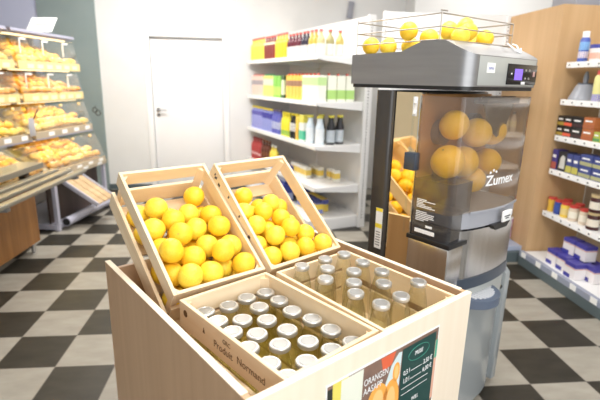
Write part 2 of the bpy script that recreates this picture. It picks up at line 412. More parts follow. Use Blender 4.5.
def relax(pts, r, lo, hi, it=240, gap=.001, pull=0., lead=0):
    P = [Vector(p) for p in pts]; Q = [p.copy() for p in P]
    for n in range(it):
        if pull and n < it-60:
            for i in range(len(P)): P[i] += (Q[i]-P[i])*pull
        for i in range(len(P)):
            for j in range(i):
                d = P[i]-P[j]; L = d.length
                if L < 2*r+gap:
                    if L < 1e-6: d = Vector((0,0,1)); L = 1.
                    k = d/L*(2*r+gap-L); wi = .5 if (i < lead) == (j < lead) else (.12 if i < lead else .88); P[i] += k*wi; P[j] -= k*(1-wi)
            for a in range(3): P[i][a] = min(max(P[i][a], lo[a]+r), hi[a]-r)
    return P
LO = [(.26,.391,-.090),(.201,.325,-.075),(.099,.354,-.080),(.126,.297,-.066),(.265,.287,-.066),(.05,.268,-.060),(.186,.235,-.053),(.258,.224,-.051),(.107,.222,-.051),
      (.203,.169,-.043),(.277,.15,-.04),(.046,.136,-.038),(.115,.122,-.036),(.068,.055,-.028),(.149,.060,-.028),(.224,.105,-.033),(.278,.060,-.028)]
RO = [(.103,.34,-.078),(.192,.283,-.066),(.066,.263,-.060),(.126,.241,-.054),(.175,.197,-.047),(.065,.186,-.045),(.093,.129,-.037),(.181,.131,-.037),
      (.243,.098,-.034),(.290,.050,-.030),(.12,.053,-.028),(.195,.050,-.028),(.048,.056,-.030)]
def fill_crate(cf, w, l, top, r, where, group, extra):
    top = [(a*1.045, b*1.04, c) for a, b, c in top]; extra = [(a*1.045, b*1.04, c) for a, b, c in extra]
    pts = [(a, b, cf.dep+c) for a, b, c in top]
    P = relax(pts+[(a,b,c) for a, b, c in extra], r, (.012,.012,.008), (w-.012,l-.012,.30), pull=.06, lead=len(top))
    T = P[:len(top)]; E = P[len(top):]
    rows = {}
    for i, p in enumerate(T): rows.setdefault(min(int((p.y-.03)/.075), 5), []).append(i)
    for ri, key in enumerate(sorted(rows)):
        for ci, i in enumerate(sorted(rows[key], key=lambda q: T[q].x)):
            orange(cf.P(*T[i]), r, 'yellow orange in the %s crate, %s row from front, %s from left' % (where, ORD[ri], ORD[ci]), group, i)
    rows = {}
    for i, p in enumerate(E): rows.setdefault(min(int((p.y-.03)/.08), 5), []).append(i)
    for ri, key in enumerate(sorted(rows)):
        for ci, i in enumerate(sorted(rows[key], key=lambda q: E[q].x)):
            orange(cf.P(*E[i]), r, 'half hidden deeper orange in the %s crate, %s row from front, %s from left' % (where, ORD[ri], ORD[ci]), group, i+5)
EL = [(x, y, z) for y, z in ((.05,.05),(.135,.05),(.22,.048),(.31,.048)) for x in (.055,.16,.265)]+[(.10,.09,.10),(.21,.085,.10),(.05,.10,.098),(.05,.19,.095),(.05,.35,.060),(.15,.175,.095),(.27,.20,.095),(.16,.27,.09)]
ER = [(x, y, z) for y, z in ((.05,.05),(.13,.05),(.21,.048),(.29,.048)) for x in (.055,.165,.275)]+[(.08,.09,.10),(.15,.09,.10),(.24,.05,.095),(.12,.18,.10),(.05,.12,.10),(.12,.29,.085)]
fill_crate(CL, WL, LL_, LO, .041, 'left tilted', 'oranges in the left tilted crate', EL)
fill_crate(CR, WR, LR_, RO, .0378, 'right tilted', 'oranges in the right tilted crate', ER)

# ------------------------------------------------------------------ bottles in the crates
def bottle_proto(h, r, tall, k=1.):
    t = thing('juice_bottle', 'x', 'bottle', (0,0,0))
    nr = .0195*k
    if tall: prof = [(0,.004),(r*.8,.002),(r,.012),(r,h*.60),(r*.96,h*.68),(r*.80,h*.82),(nr*1.02,h*.93),(nr,h-.010)]
    else: prof = [(0,.004),(r*.8,.002),(r,.012),(r,h*.55),(r*.95,h*.66),(r*.72,h*.80),(nr,h*.90),(nr,h-.010)]
    MB().lathe(prof, 20, cap=False).build('glass_body', 'clear_glass' if tall else 'bottle_glass', t)
    lid = MB().lathe([(.0,h-.016),(.0225*k,h-.016),(.0245*k,h-.013),(.0245*k,h-.003),(.0225*k,h),(.0185*k,h),(.0175*k,h-.0015),(.0,h-.0015)], 28, cap=False).build('lid', 'lid_silver', t)
    MB().lathe([(.017*k,h-.0012),(.0165*k,h-.0002),(0,h+.0003)], 28, cap=False).build('lid_disc', 'lid_disc', lid)
    return t
def relax2(pts, r, lo, hi):
    P = relax([(x,y,0) for x, y in pts], r, (lo[0],lo[1],-1), (hi[0],hi[1],1), 300, .0008); return [(p.x,p.y) for p in P]
LL = [(.139,.455),(.215,.442),(.288,.454),(.364,.449),(.365,.378),(.285,.379),(.199,.348),(.351,.299),(.259,.302),(.147,.38),(.147,.306),(.273,.223),(.37,.225),(.372,.148),(.19,.255),(.281,.142),(.134,.216),(.212,.176),(.140,.118),(.22,.075),(.334,.069)]
RL = [(.485,.416),(.591,.416),(.678,.41),(.678,.318),(.541,.351),(.480,.293),(.597,.282),(.535,.222),(.485,.166),(.672,.226),(.605,.161),(.493,.075),(.578,.072),(.70,.10)]
LL += [(.372,.06),(.12,.05)]
def place_bottles(pts, r, h, lo, hi, tall, where, group, turn=0., u0=0., v0=0.):
    cc, ss = math.cos(turn), math.sin(turn)
    pts = [((u-u0)*cc+(v-v0)*ss, -(u-u0)*ss+(v-v0)*cc) for u, v in pts]
    src = bottle_proto(h, r, tall, 1.04 if tall else 1.2); ks = kids(src); P = relax2(pts, r, lo, hi)
    rows = {}
    for i, p in enumerate(P): rows.setdefault(int((p[1]-lo[1])/.078), []).append(i)
    first = True
    for ri, key in enumerate(sorted(rows)):
        for ci, i in enumerate(sorted(rows[key], key=lambda q: P[q][0])):
            lab = 'glass bottle with silver lid in %s crate, %s row from front, %s from left' % (where, ORD[ri], ORD[ci])
            loc = ST(u0+P[i][0]*cc-P[i][1]*ss, v0+P[i][0]*ss+P[i][1]*cc, BZ+.008); rot = (0,0,RZ+i)
            if first: src.location = loc; src.rotation_euler = rot; src['label'] = lab; src['group'] = group; first = False
            else: dup(src, loc, rot, lab, group, ks)
place_bottles(LL, .0345, .173, (.013,.013), (.312,.479), False, 'left bottle', 'short bottles in the left crate', TURN, .099, .006)
place_bottles(RL, .0345, .246, (.444,.020), (.761,.474), True, 'right bottle', 'tall bottles in the right crate')

# ------------------------------------------------------------------ juicing machine
MU, MV = 1.05, .215
mo = ST(MU, MV, 0)
JM = Frame(mo.x, mo.y, FA)
def build_machine():
    t = thing('juicing_machine', 'grey steel commercial orange juicing machine on a podium beside the box stand', 'juicer', (mo.x,mo.y,0), (0,0,RZ))
    def bd(nm, lo, hi, mat, bev=.003, par=None, lab=None): return B(lo, hi, bev).build(nm, mat, par or t, label=lab)
    def rounded(x0, y0, x1, y1, r, corners=(1,1,0,0), n=6):
        pts = []
        for (cx, cy, a0, on) in ((x0,y0,PI,corners[0]),(x1,y0,1.5*PI,corners[1]),(x1,y1,0,corners[2]),(x0,y1,.5*PI,corners[3])):
            sx = 1 if cx == x0 else -1; sy = 1 if cy == y0 else -1
            if on:
                for k in range(n+1):
                    a = a0+k*PI/2/n; pts.append((cx+sx*r+r*math.cos(a), cy+sy*r+r*math.sin(a)))
            else: pts.append((cx,cy))
        return pts
    def arc(cx, cy, r, a0, a1, n=20): return [(cx+r*math.cos(math.radians(a0+(a1-a0)*k/n)), cy+r*math.sin(math.radians(a0+(a1-a0)*k/n))) for k in range(n+1)]
    def front(a): return -.026*(1-((a-.31)/.20)**2)+.002
    FS = [.115+k*.018 for k in range(21)]
    def plan(e=0., a0=.07, a1=.520, back=.26):
        return [(a0-e,back)]+arc(a0+.045,.05,.045+e,180,262,6)+[(a,front(a)-e) for a in FS]+arc(a1-.045,.05,.045+e,278,360,6)+[(a1+e,back)]
    # podium
    fr = [(0,.56),(0,.07)] + arc(.06,.07,.06,180,240,5) + [(.14,-.012),(.22,-.022),(.30,-.024),(.38,-.018),(.44,-.006)] + [(.49,.012),(.515,.03),(.515,.56)]
    MB().prism(fr, .03, .535).build('podium', 'podium_grey', t, ang=50)
    bd('podium_plinth', (.02,.03,0), (.53,.54,.03), 'black')
    MB().prism([(.0,.03),(.575,.03),(.575,.655),(.16,.655),(.05,.655),(.0,.60)], .512, .556, 'X', bev=.008).build('podium_side', 'podium_grey', t)
    # body core between podium and head
    bd('body_core', (.06,.20,.535), (.525,.43,1.42), 'steel_dark', .01)
    # lower curved housing
    MB().prism(plan(-.008), .535, .632).build('lower_skirt', 'head_light', t, ang=50)
    MB().prism(plan(.004), .632, .68).build('black_band', 'navy_plastic', t, ang=50)
    MB().prism(plan(), .68, .888).build('front_housing', 'brushed_steel', t, ang=50)
    # drip tray
    tr = MB().prism(arc(.245,.03,.125,180,360,28)+[(.37,.06),(.12,.06)], .556, .592).build('drip_tray', C(.11,.14,.20), t, ang=50)
    g = MB()
    for k in range(11):
        x = .160+k*.017; hgt = math.sqrt(max(.100**2-(x-.245)**2, .0005)); g.box((x-.0062,.03-hgt,.592), (x+.0062,.01,.596))
    g.build('drip_grate', C(.62,.64,.68), tr, label='pale steel grate')
    bd('tray_void_shade', (.12,.0,.536), (.49,.10,.548), 'black', 0)  # black slab painting in the dark void beneath the tray
    # tap zone
    MB().prism(plan(-.003), .895, .962).build('tap_housing', 'grey_plastic', t, ang=50)
    tp = MB().prism([(.245,.897),(.275,.872),(.365,.872),(.395,.897)], -.036, .0, 'Y').build('tap', 'black', t)
    tg = B((.292,-.052,.905), (.362,-.044,.952), .002).build('tap_lever', 'sticker_white', tp, label='white press tag')
    MB().box((.302,-.0528,.926),(.35,-.052,.931)).box((.312,-.0528,.918),(.34,-.052,.922)).build('tag_print', 'ink', tg)
    # transparent cover
    cov = [(-.001,.185),(-.001,.045)] + arc(.03,.035,.031,190,250,4) + [(a,front(a)-.004) for a in FS] + arc(.473,.05,.049,278,360,8)+[(.522,.20)]
    def wall(pts, z0, z1, th=.004):
        mb = MB(); mb.prism(pts, z0, z1, closed=False); return mb
    cv = wall(cov, .965, 1.405).build('clear_cover', 'cover_smoke', t, ang=60)
    def wrap(o, x0, z0):                     # lay flat lettering on the curved cover
        for v in o.data.vertices:
            a = x0+v.co.x; v.co = (a, front(a)-.0048-v.co.z, z0+v.co.y)
        o.location = (0,0,0); o.rotation_euler = (0,0,0); return o
    lt = text('Zumex', 'logo_text', 'white_ink', cv, .058, (0,0,0), (0,0,0), .0005, bold=.0006)
    wd = max(v.co.x for v in lt.data.vertices)
    for v in lt.data.vertices: v.co.x *= .20/wd
    wrap(lt, .178, 1.066)
    for dx, dz in ((.200,1.118),(.218,1.126),(.236,1.119)):
        d = MB().prism([(.0055*math.cos(k*PI/3), .0055*math.sin(k*PI/3)) for k in range(6)], 0, .0008).build('logo_drop', 'white_ink', cv); wrap(d, dx, dz)
    MB().prism([(a,front(a)-.006) for a in FS]+arc(.473,.05,.051,278,350,6)+arc(.473,.05,.043,350,278,6)+[(a,front(a)+.002) for a in FS[::-1]], .958, .968).build('cover_rim', 'grey_plastic', cv, ang=50)
    # small clear column between mirror and cover
    e = MB(); e.box((-.004,.183,.85), (.006,.193,1.405)); e.box((-.002,.215,.85), (.004,.222,1.405))
    e.build('cover_hinge', 'acrylic', t)
    s = MB(); s.box((-.003,.186,.85), (.005,.190,1.405)); s.build('hinge_pin', 'chrome', t)
    bd('latch', (-.02,.178,1.115), (.012,.232,1.185), 'navy_plastic', .004)
    # peel bucket: smoked upper, steel lower
    bk = MB().prism([(.002,.185),(.002,.034)]+arc(.024,.034,.02,190,260,3)+[(.142,.016),(.142,.185)], .852, 1.085, closed=True).build('peel_bucket', 'bucket_smoke', t, ang=40)
    st = MB(); q = random.Random(5)
    for i, (z, L) in enumerate([(1.005,.045),(.999,.085),(.992,.03),(.986,.04),(.980,.07),(.974,.085),(.955,.05),(.948,.085),(.941,.08),(.934,.085),(.927,.06),(.920,.04)]):
        st.box((-.0016,.165-L,z-.0016), (-.0006,.165,z+.0016))
    st.box((-.0016,.085,.895), (-.0006,.115,.904))
    st.box((-.0016,.072,.868), (-.0006,.165,.884))
    st.build('sticker_lines', 'white_ink', bk)
    bd('bucket_lip', (-.006,-.001,.832), (.168,.20,.852), 'black', .003)
    bd('steel_bin', (0,.006,.56), (.162,.195,.832), 'brushed_steel', .006)
    # mirror-bright side plate and its dark edge
    MB().prism([(.036,.199),(.046,.199),(.034,.325),(.024,.325)], .60, 1.415).build('side_plate', 'bronze_mirror', t, smooth=False)
    bd('plate_edge', (.026,.196,.60), (.036,.204,1.415), 'steel_dark', .001)
    k = MB(); k.tube([(.0,.212,1.385),(-.002,.212,1.375)], .007); k.tube([(.0,.212,1.345),(-.002,.212,1.335)], .007); k.box((.0,.205,1.325),(.006,.225,1.40),.002); k.build('hinge_block', 'white_plastic', t)
    # black post
    MB().prism(rounded(.0,.33,.06,.42,.02,(1,1,1,1)), .555, 1.42).build('side_post', C(.045,.04,.036,.22), t, ang=60)
    bd('post_foot', (-.03,.335,.535), (.08,.50,.56), 'black', .006)
    sk = bd('warning_sticker', (-.0012,.335,.735), (0,.372,.92), 'sticker_white', 0)
    bd('sticker_band', (-.0018,.335,.905), (-.0012,.372,.920), 'sticker_yellow', 0, sk); bd('sticker_band', (-.0018,.335,.83), (-.0012,.372,.85), 'sticker_yellow', 0, sk)
    m = MB()
    for i in range(6): m.box((-.0018,.342,.75+i*.012), (-.0012,.366,.753+i*.012))
    m.build('sticker_print', 'ink', sk)
    # head
    prof = [(-.0,1.442),(.565,1.442),(.565,1.563),(.30,1.568),(.21,1.602),(.105,1.602),(0,1.552)]
    mb = MB(); mb.prism(prof, 0, .55, 'X')
    bm = mb.bm
    ed = [e for e in bm.edges if all(v.co.y < .01 for v in e.verts) and abs(e.verts[0].co.x-e.verts[1].co.x) < 1e-5]
    bmesh.ops.bevel(bm, geom=ed, offset=.055, segments=8, affect='EDGES', profile=.5)
    hd = mb.build('machine_head', 'head_grey', t, ang=30)
    MB().prism([(.006,.557)]+rounded(.006,.006,.544,.557,.05)[0:14]+[(.544,.557)], 1.428, 1.442).build('head_rim', 'black', hd, ang=50)
    bd('head_front', (.06,-.0015,1.447), (.497,.004,1.549), 'head_light', .001, hd)
    cp = bd('control_panel', (.262,-.006,1.452), (.505,.0,1.530), 'black_gloss', .004, hd)
    bd('screen', (.315,-.0075,1.470), (.378,-.006,1.512), 'screen', 0, cp, 'purple lit screen')
    for x, z in ((.405,1.508),(.435,1.508),(.405,1.477),(.435,1.477)): bd('button', (x-.006,-.008,z-.004), (x+.006,-.006,z+.004), 'steel', .001, cp)
    bd('button', (.468,-.008,1.485), (.484,-.006,1.505), C(.55,.33,.30), .001, cp)
    bd('button', (.287,-.008,1.490), (.293,-.006,1.496), 'white_plastic', 0, cp)
    bd('panel_clip', (.375,-.0085,1.453), (.405,-.006,1.464), 'white_plastic', .001, cp)
    lb = bd('label_plate', (.112,-.0032,1.492), (.168,-.0015,1.527), 'sticker_white', 0, hd)
    text('zumo', 'label_text', 'ink_blue', lb, .017, (.14,-.0034,1.504), (PI/2,0,0), .0003, 'CENTER')
    # wire guard
    w = MB()
    x0, x1, y0, y1 = .006, .535, .135, .545
    for z in (1.605,1.65,1.695): w.tube([(x0,y0,z),(x1,y0,z+.008),(x1,y1,z),(x0,y1,z-.004),(x0,y0,z)], .0024, 6)
    zb = lambda y: 1.595 if y < .2 else 1.56
    w.tube([(x0,y1,1.560),(x0,.30,1.566),(x0,.20,1.600),(x0,y0,1.600)], .0024, 6)
    for x, y in ((x0,y0),(x1,y0),(x1,y1),(x0,y1)): w.tube([(x,y,zb(y)-.004),(x,y,1.70)], .0026, 6)
    w.tube([(x0,y0+.005,1.705),(x0+.03,y0-.002,1.705)], .0026, 6)
    w.build('wire_guard', 'wire', t)
    w = MB(); w.tube([(.415,.09,1.615),(.445,.06,1.585),(.465,.055,1.580),(.495,.09,1.612),(.52,.12,1.62)], .003, 6); w.tube([(.47,.055,1.582),(.505,.075,1.60)], .003, 6)
    w.build('wire_clip', 'white_plastic', t)
    # inside the cover
    bd('inner_plate', (.02,.188,.87), (.525,.20,1.41), 'inner_copper', .002)
    for x, z in ((.13,1.26),(.37,1.28),(.17,1.09),(.35,1.12)):
        MB().cyl((x,.19,z), (x,.155,z), .05).build('squeezing_drum', C(.20,.14,.10), t)
    MB().prism([(.24,1.405),(.525,1.405),(.46,1.27),(.40,1.235),(.33,1.27)], .075, .080, 'Y').build('juice_funnel', 'bucket_smoke', t)
    bd('funnel_top', (.25,.05,1.375), (.52,.12,1.40), 'funnel', .01)
    return t
build_machine()
INS = [(.085,.10,1.155,.066),(.215,.11,1.14,.064),(.30,.115,1.255,.062),(.445,.125,1.255,.062),(.43,.12,1.12,.060),(.325,.12,1.05,.055),(.12,.11,1.295,.058)]
LB = ['squeezed orange behind the clear cover, low at its left corner','squeezed orange behind the clear cover, low beside the left one','squeezed orange high in the middle behind the clear cover',
      'orange half seen through the funnel behind the clear cover','orange half just behind the white logo on the cover','dim orange half low in the middle of the machine','brownish squeezed orange high behind the left of the cover']
for k, (a, b, z, r) in enumerate(INS): orange(JM(a,b,z), r, LB[k], 'oranges inside the juicing machine', k, OMR)
BO = [(.045,.50,1.597),(.105,.46,1.598),(.155,.38,1.60),(.10,.35,1.655),(.13,.27,1.625),(.235,.25,1.66),(.395,.28,1.69),(.32,.215,1.66),(.43,.20,1.64),(.22,.19,1.635),(.30,.33,1.62),(.40,.36,1.61),(.22,.42,1.60),(.31,.45,1.60),(.36,.28,1.63),(.48,.28,1.62)]
def basket_oranges():
    r = .037
    P = [Vector(p) for p in BO]
    def fl(y): return 1.560+r+.002 if y > .30 else (1.596+r+.002 if y < .20 else 1.596+r+.002-(y-.20)*.34)
    for _ in range(250):
        for i in range(len(P)):
            for j in range(i):
                d = P[i]-P[j]; L = d.length
                if L < 2*r+.001: kx = d/L*(2*r+.001-L)*.5; P[i] += kx; P[j] -= kx
            P[i].x = min(max(P[i].x,.010+r),.530-r); P[i].y = min(max(P[i].y,.14+r),.54-r); P[i].z = max(P[i].z, fl(P[i].y))
    od = sorted(range(len(P)), key=lambda i: P[i].x-P[i].y)
    for n, i in enumerate(od):
        orange(JM(*P[i]), r, 'orange in the wire basket on top of the machine, %s from the left' % ORD[n], 'oranges in the wire basket', i)
basket_oranges()

# ------------------------------------------------------------------ packaged goods
def jar_like(name, prof, body_mat, cat, capz=None, cap_r=None, cap_mat=None, lab=None, neckprof=None, n=14):
    """bottle / jar / can of revolution with a cap and a printed band"""
    t = thing(name, 'x', cat)
    MB().lathe(prof, n).build('body', body_mat, t)
    if capz: MB().cyl((0,0,capz[0]), (0,0,capz[1]), cap_r, n=n).build('cap', cap_mat, t)
    if lab: MB().cyl((0,0,lab[0]), (0,0,lab[1]), lab[2], n=n).build('label_band', lab[3], t)
    return t
def bottle(h, r, body, cap, label=None, lz=(.25,.55), name='bottle', cat='bottle', neck=.35):
    nr = r*neck
    prof = [(0,0),(r*.92,0),(r,.008),(r,h*.58),(r*.85,h*.68),(nr,h*.82),(nr,h-.012)]
    return jar_like(name, prof, body, cat, (h-.02,h), nr*1.25, cap, (h*lz[0],h*lz[1],r*1.012,label) if label else None)
def carton(w, d, h, body, cap=None, band=None, bz=(.3,.7), name='carton', cat='carton', gable=False, top=None, tz=.8):
    t = thing(name, 'x', cat)
    if gable:
        MB().prism([(-d/2,0),(d/2,0),(d/2,h*.84),(0,h),(-d/2,h*.84)], -w/2, w/2, 'X').build('body', body, t, smooth=False)
    else: B((-w/2,-d/2,0), (w/2,d/2,h), .002).build('body', body, t, smooth=False)
    if band: B((-w/2-.0008,-d/2-.0008,h*bz[0]), (w/2+.0008,d/2+.0008,h*bz[1])).build('printed_band', band, t, smooth=False)
    if top: B((-w/2-.001,-d/2-.001,h*tz), (w/2+.001,d/2+.001,h*(.84 if gable else 1.)+.0005)).build('printed_top', top, t, smooth=False)
    if cap: MB().cyl((0,-d*.2,h*(.9 if gable else 1)), (0,-d*.2,h*(.9 if gable else 1)+.018), .013, n=12).build('cap', cap, t)
    return t
def row(src, frame, s0, s1, n, q, z, rotz, lab, group, first_label=None):
    """n copies of src standing on a shelf from s0 to s1; label pattern gets the ordinal"""
    ks = kids(src)
    for i in range(n):
        s = s0+(s1-s0)*(i+.5)/n
        l = lab if n == 1 else lab+', %s from the left' % ORD[i]
        if i == 0: src.location = frame(s,q,z); src.rotation_euler = (0,0,rotz); src['label'] = l; src['group'] = group
        else: dup(src, frame(s,q,z), (0,0,rotz), l, group, ks)

# ------------------------------------------------------------------ white wall shelving at the back
AO = (.93,3.9); ADEG = -69.9; AF = Frame(*AO, ADEG); AR = math.radians(ADEG)
AZ = [1.677, 1.262, .853, .446]
def shelf_slab(name, parent, s0, s1, q0, q1, z, th=.03, tags=0, mat='white_metal'):
    sh = MB(); sh.box((s0,q0,z-th), (s1,q1,z), .003)
    o = sh.build(name, mat, parent, smooth=False)
    B((s0,q0-.006,z-.038), (s1,q0,z+.004), .001).build('price_rail', 'white_plastic', o, smooth=False)
    for k in range(tags):
        s = s0+(s1-s0)*(k+.5)/tags; B((s-.028,q0-.009,z-.034), (s+.028,q0-.0062,z-.002)).build('price_tag', 'sticker_white', o, smooth=False)
    return o
def perforated(parent, s0, s1, q0, q1, z0, z1, side=-1):
    u = B((s0,q0,z0), (s1,q1,z1), .002).build('upright', 'white_metal', parent, smooth=False)
    m = MB(); z = z0+.05; sm = (s0+s1)/2
    while z < z1-.05:
        m.box((sm-.004,q0-.0008,z), (sm+.004,q0,z+.012)); z += .03
    m.build('slot_row', 'ink', u, smooth=False)
    return u
def build_back_shelf():
    t = thing('wall_shelf', 'white metal shelving unit with drinks on the back wall beside the door', 'shelf', (*AO,0), (0,0,AR))
    S1, Dp = 1.95, .53
    for s0, s1 in ((.0,.97),(.975,S1)): B((s0,Dp,.0), (s1,Dp+.02,2.045), .001).build('back_panel', 'white_metal', t, smooth=False)
    for z in (.45,.86,1.27,1.68): B((.0,Dp-.001,z-.012-.09),(S1,Dp,z-.009-.09)).build('panel_seam', C(.55,.56,.58), t, smooth=False)
    u = B((S1,Dp-.035,0), (S1+.03,Dp+.045,2.05), .002).build('upright', 'white_metal', t, smooth=False)
    m = MB(); z = .1
    while z < 2.0: m.box((S1+.03,Dp-.004,z), (S1+.0308,Dp+.006,z+.013)); z += .03
    m.build('slot_row', 'ink', u, smooth=False)
    perforated(t, .955, .985, Dp-.012, Dp, 0, 2.04)
    for i, z in enumerate(AZ):
        sh = shelf_slab('shelf_board', t, .01, S1-.01, 0, Dp-.002, z, .03, 14)
        for s in (.012,.96,.975,S1-.014):
            MB().prism([(.004,z-.03),(Dp-.01,z-.03),(Dp-.01,z-.085),(.05,z-.042)], s, s+.003, 'X').build('bracket', 'white_metal', sh, smooth=False)
    B((.01,-.06,.0), (S1-.01,Dp-.002,.12), .003).build('base_shelf', 'white_metal', t, smooth=False)
    B((.01,-.055,.0), (S1-.01,-.061,.07)).build('kick_board', 'kick_grey', t, smooth=False)
build_back_shelf()
def on_a(src, s0, s1, n, shelf, lab, group, q=.07, dz=.0):
    z = ([*AZ, .12][shelf])+.0008+dz
    row(src, AF, s0, s1, n, q, z, AR, lab, group)
WS = 'of wall shelf'
PINK = C(.72,.16,.14)
# top shelf
on_a(bottle(.262,.0345,C(.92,.72,.10),PINK,C(.86,.78,.20),(.62,.70)), .02,.46,6,0,'yellow juice bottle on top shelf '+WS,'yellow juice bottles')
on_a(bottle(.258,.036,C(.25,.05,.04),PINK,C(.80,.78,.55),(.62,.72)), .48,.80,4,0,'brown juice bottle on top shelf '+WS,'brown juice bottles')
on_a(bottle(.262,.0345,C(.93,.55,.04),PINK,C(.50,.62,.15),(.62,.70)), .81,1.12,4,0,'deep orange juice bottle on top shelf '+WS,'orange juice bottles')
on_a(bottle(.235,.036,C(.12,.01,.025),PINK,C(.90,.86,.85),(.04,.46)), 1.14,1.46,4,0,'dark red juice bottle with white label on top shelf','red juice bottles')
on_a(bottle(.235,.036,C(.025,.018,.04),PINK,C(.90,.86,.85),(.04,.46)), 1.47,1.62,2,0,'blackish juice bottle with white label on top shelf','blackish juice bottles')
on_a(bottle(.235,.036,C(.55,.42,.08),PINK,C(.93,.93,.90),(.04,.46)), 1.63,1.79,2,0,'pale gold juice bottle with white label on top shelf','pale gold bottles')
on_a(bottle(.228,.038,C(.62,.55,.28),PINK,C(.95,.95,.93),(.04,.46)), 1.81,1.89,1,0,'clear gold bottle with white label at right end of top shelf','pale gold bottles')
on_a(bottle(.232,.039,C(.40,.36,.16),PINK,C(.95,.95,.93),(.04,.46)), 1.80,1.88,1,0,'greenish bottle behind the others at right end of top shelf','pale gold bottles', q=.17)
on_a(bottle(.232,.039,C(.60,.48,.14),PINK,C(.95,.95,.93),(.04,.46)), 1.79,1.87,1,0,'gold bottle farthest back at right end of top shelf','pale gold bottles', q=.28)
# second shelf
on_a(carton(.085,.07,.235,C(.86,.62,.52),C(.65,.15,.12),C(.38,.33,.36),(.55,.78)), .08,.47,4,1,'pink and grey drink carton on second shelf '+WS,'pink drink cartons')
on_a(carton(.085,.07,.235,C(.80,.70,.16),C(.10,.42,.20),C(.72,.74,.60),(.55,.85)), .48,.80,4,1,'yellow and green drink carton on second shelf '+WS,'yellow drink cartons')
on_a(carton(.10,.09,.235,C(.22,.60,.06),None,C(.48,.75,.10),(.1,.5)), .81,1.03,2,1,'bright green drink carton on second shelf '+WS,'green drink cartons')
on_a(carton(.07,.09,.238,C(.04,.10,.03),None,C(.75,.85,.55),(.15,.8)), 1.04,1.13,1,1,'dark green slim carton on second shelf '+WS,'green drink cartons')
on_a(carton(.072,.07,.24,C(.90,.58,.08),C(.75,.12,.08),C(.34,.16,.08),(.55,.78)), 1.15,1.56,5,1,'amber and brown drink carton on second shelf '+WS,'amber drink cartons')
on_a(carton(.082,.09,.24,C(.90,.92,.80),C(.75,.12,.08),C(.55,.78,.35),(.62,.92)), 1.57,1.90,4,1,'white carton with green print on second shelf '+WS,'white drink cartons')
for i, q in enumerate((.18,.28,.38)):
    on_a(carton(.082,.09,.24,C(.90,.92,.80),C(.75,.12,.08),C(.45,.72,.22),(.1,.45)), 1.81,1.90,1,1,'white and green carton at right end of second shelf, %s behind the front one' % ORD[i],'white drink cartons', q=q)
    on_a(carton(.03,.09,.22,C(.93,.55,.06)), 1.765,1.80,1,1,'slim orange carton at right end of second shelf, %s behind the front ones' % ORD[i],'slim orange cartons', q=q)
# third shelf
on_a(bottle(.272,.034,C(.34,.36,.72),C(.85,.70,.05),C(.13,.13,.48),(.62,.8),neck=.5), .03,.40,5,2,'lilac bottle with yellow cap on third shelf '+WS,'lilac bottles')
on_a(bottle(.268,.035,C(.30,.34,.70),C(.85,.70,.05),C(.06,.06,.36),(.55,.8),neck=.5), .41,.72,4,2,'blue bottle with yellow cap on third shelf '+WS,'blue bottles')
on_a(bottle(.272,.038,C(.12,.13,.48),C(.15,.12,.2),C(.55,.60,.80),(.2,.5),neck=.5), .73,.98,3,2,'dark blue bottle on third shelf '+WS,'dark blue bottles')
on_a(bottle(.26,.034,C(.85,.75,.05),C(.85,.72,.05),C(.20,.50,.10),(.05,.25),neck=.5), 1.00,1.22,3,2,'yellow bottle with green foot on third shelf '+WS,'yellow bottles')
on_a(bottle(.26,.038,C(.02,.02,.02),C(.85,.72,.05),C(.88,.88,.86),(.3,.62),neck=.5), 1.24,1.42,2,2,'black bottle with white label on third shelf '+WS,'black bottles')
on_a(carton(.06,.09,.24,C(.92,.68,.08),None,C(.90,.50,.05),(.1,.5)), 1.43,1.50,1,2,'yellow carton on third shelf beside the fruit carton','fruit cartons')
on_a(carton(.10,.10,.265,C(.88,.90,.84),None,C(.10,.62,.38),(.08,.42),top=C(.80,.72,.10),tz=.72), 1.52,1.63,1,2,'fruit carton with green print and yellow top on third shelf','fruit cartons')
for nm, s0, q in (('first from the left',1.66,.06),('second from the left',1.80,.09)):
    on_a(bottle(.272,.043,C(.70,.80,.88),C(.75,.68,.10),C(.88,.92,.95),(.08,.56),neck=.6), s0,s0+.09,1,2,'white bottle with yellow cap at right end of third shelf, '+nm,'white milk bottles', q=q)
for i, (s0, q) in enumerate(((1.68,.17),(1.82,.20),(1.80,.31))):
    on_a(bottle(.28,.043,C(.02,.02,.025),C(.75,.68,.10),C(.70,.78,.85),(.08,.5),neck=.6), s0,s0+.09,1,2,'black bottle behind white ones on third shelf, %s from front' % ORD[i],'black bottles behind', q=q)
# fourth shelf
on_a(bottle(.285,.038,C(.45,.05,.05),C(.30,.05,.05),C(.80,.50,.50),(.22,.34)), .02,.36,4,3,'red bottle on fourth shelf near the door','red bottles')
on_a(bottle(.285,.040,C(.12,.03,.015),C(.30,.12,.05),C(.22,.08,.03),(.3,.5)), .38,.66,3,3,'dark brown bottle on fourth shelf '+WS,'dark brown bottles')
on_a(bottle(.255,.042,C(.90,.72,.10),C(.92,.90,.85)), .67,.85,2,3,'yellow bottle with white cap on fourth shelf','yellow squash bottles')
YW = lambda: carton(.07,.06,.115,C(.86,.84,.76),None,C(.86,.62,.12),(.25,.75))
on_a(YW(), 1.10,1.50,5,3,'yellow and white packet in front row on fourth shelf','yellow packets', q=.16)
on_a(YW(), 1.30,1.56,3,3,'yellow and white packet in second row on fourth shelf','yellow packets', q=.28)
on_a(YW(), 1.56,1.78,2,3,'yellow and white packet standing alone on fourth shelf','yellow packets', q=.36)
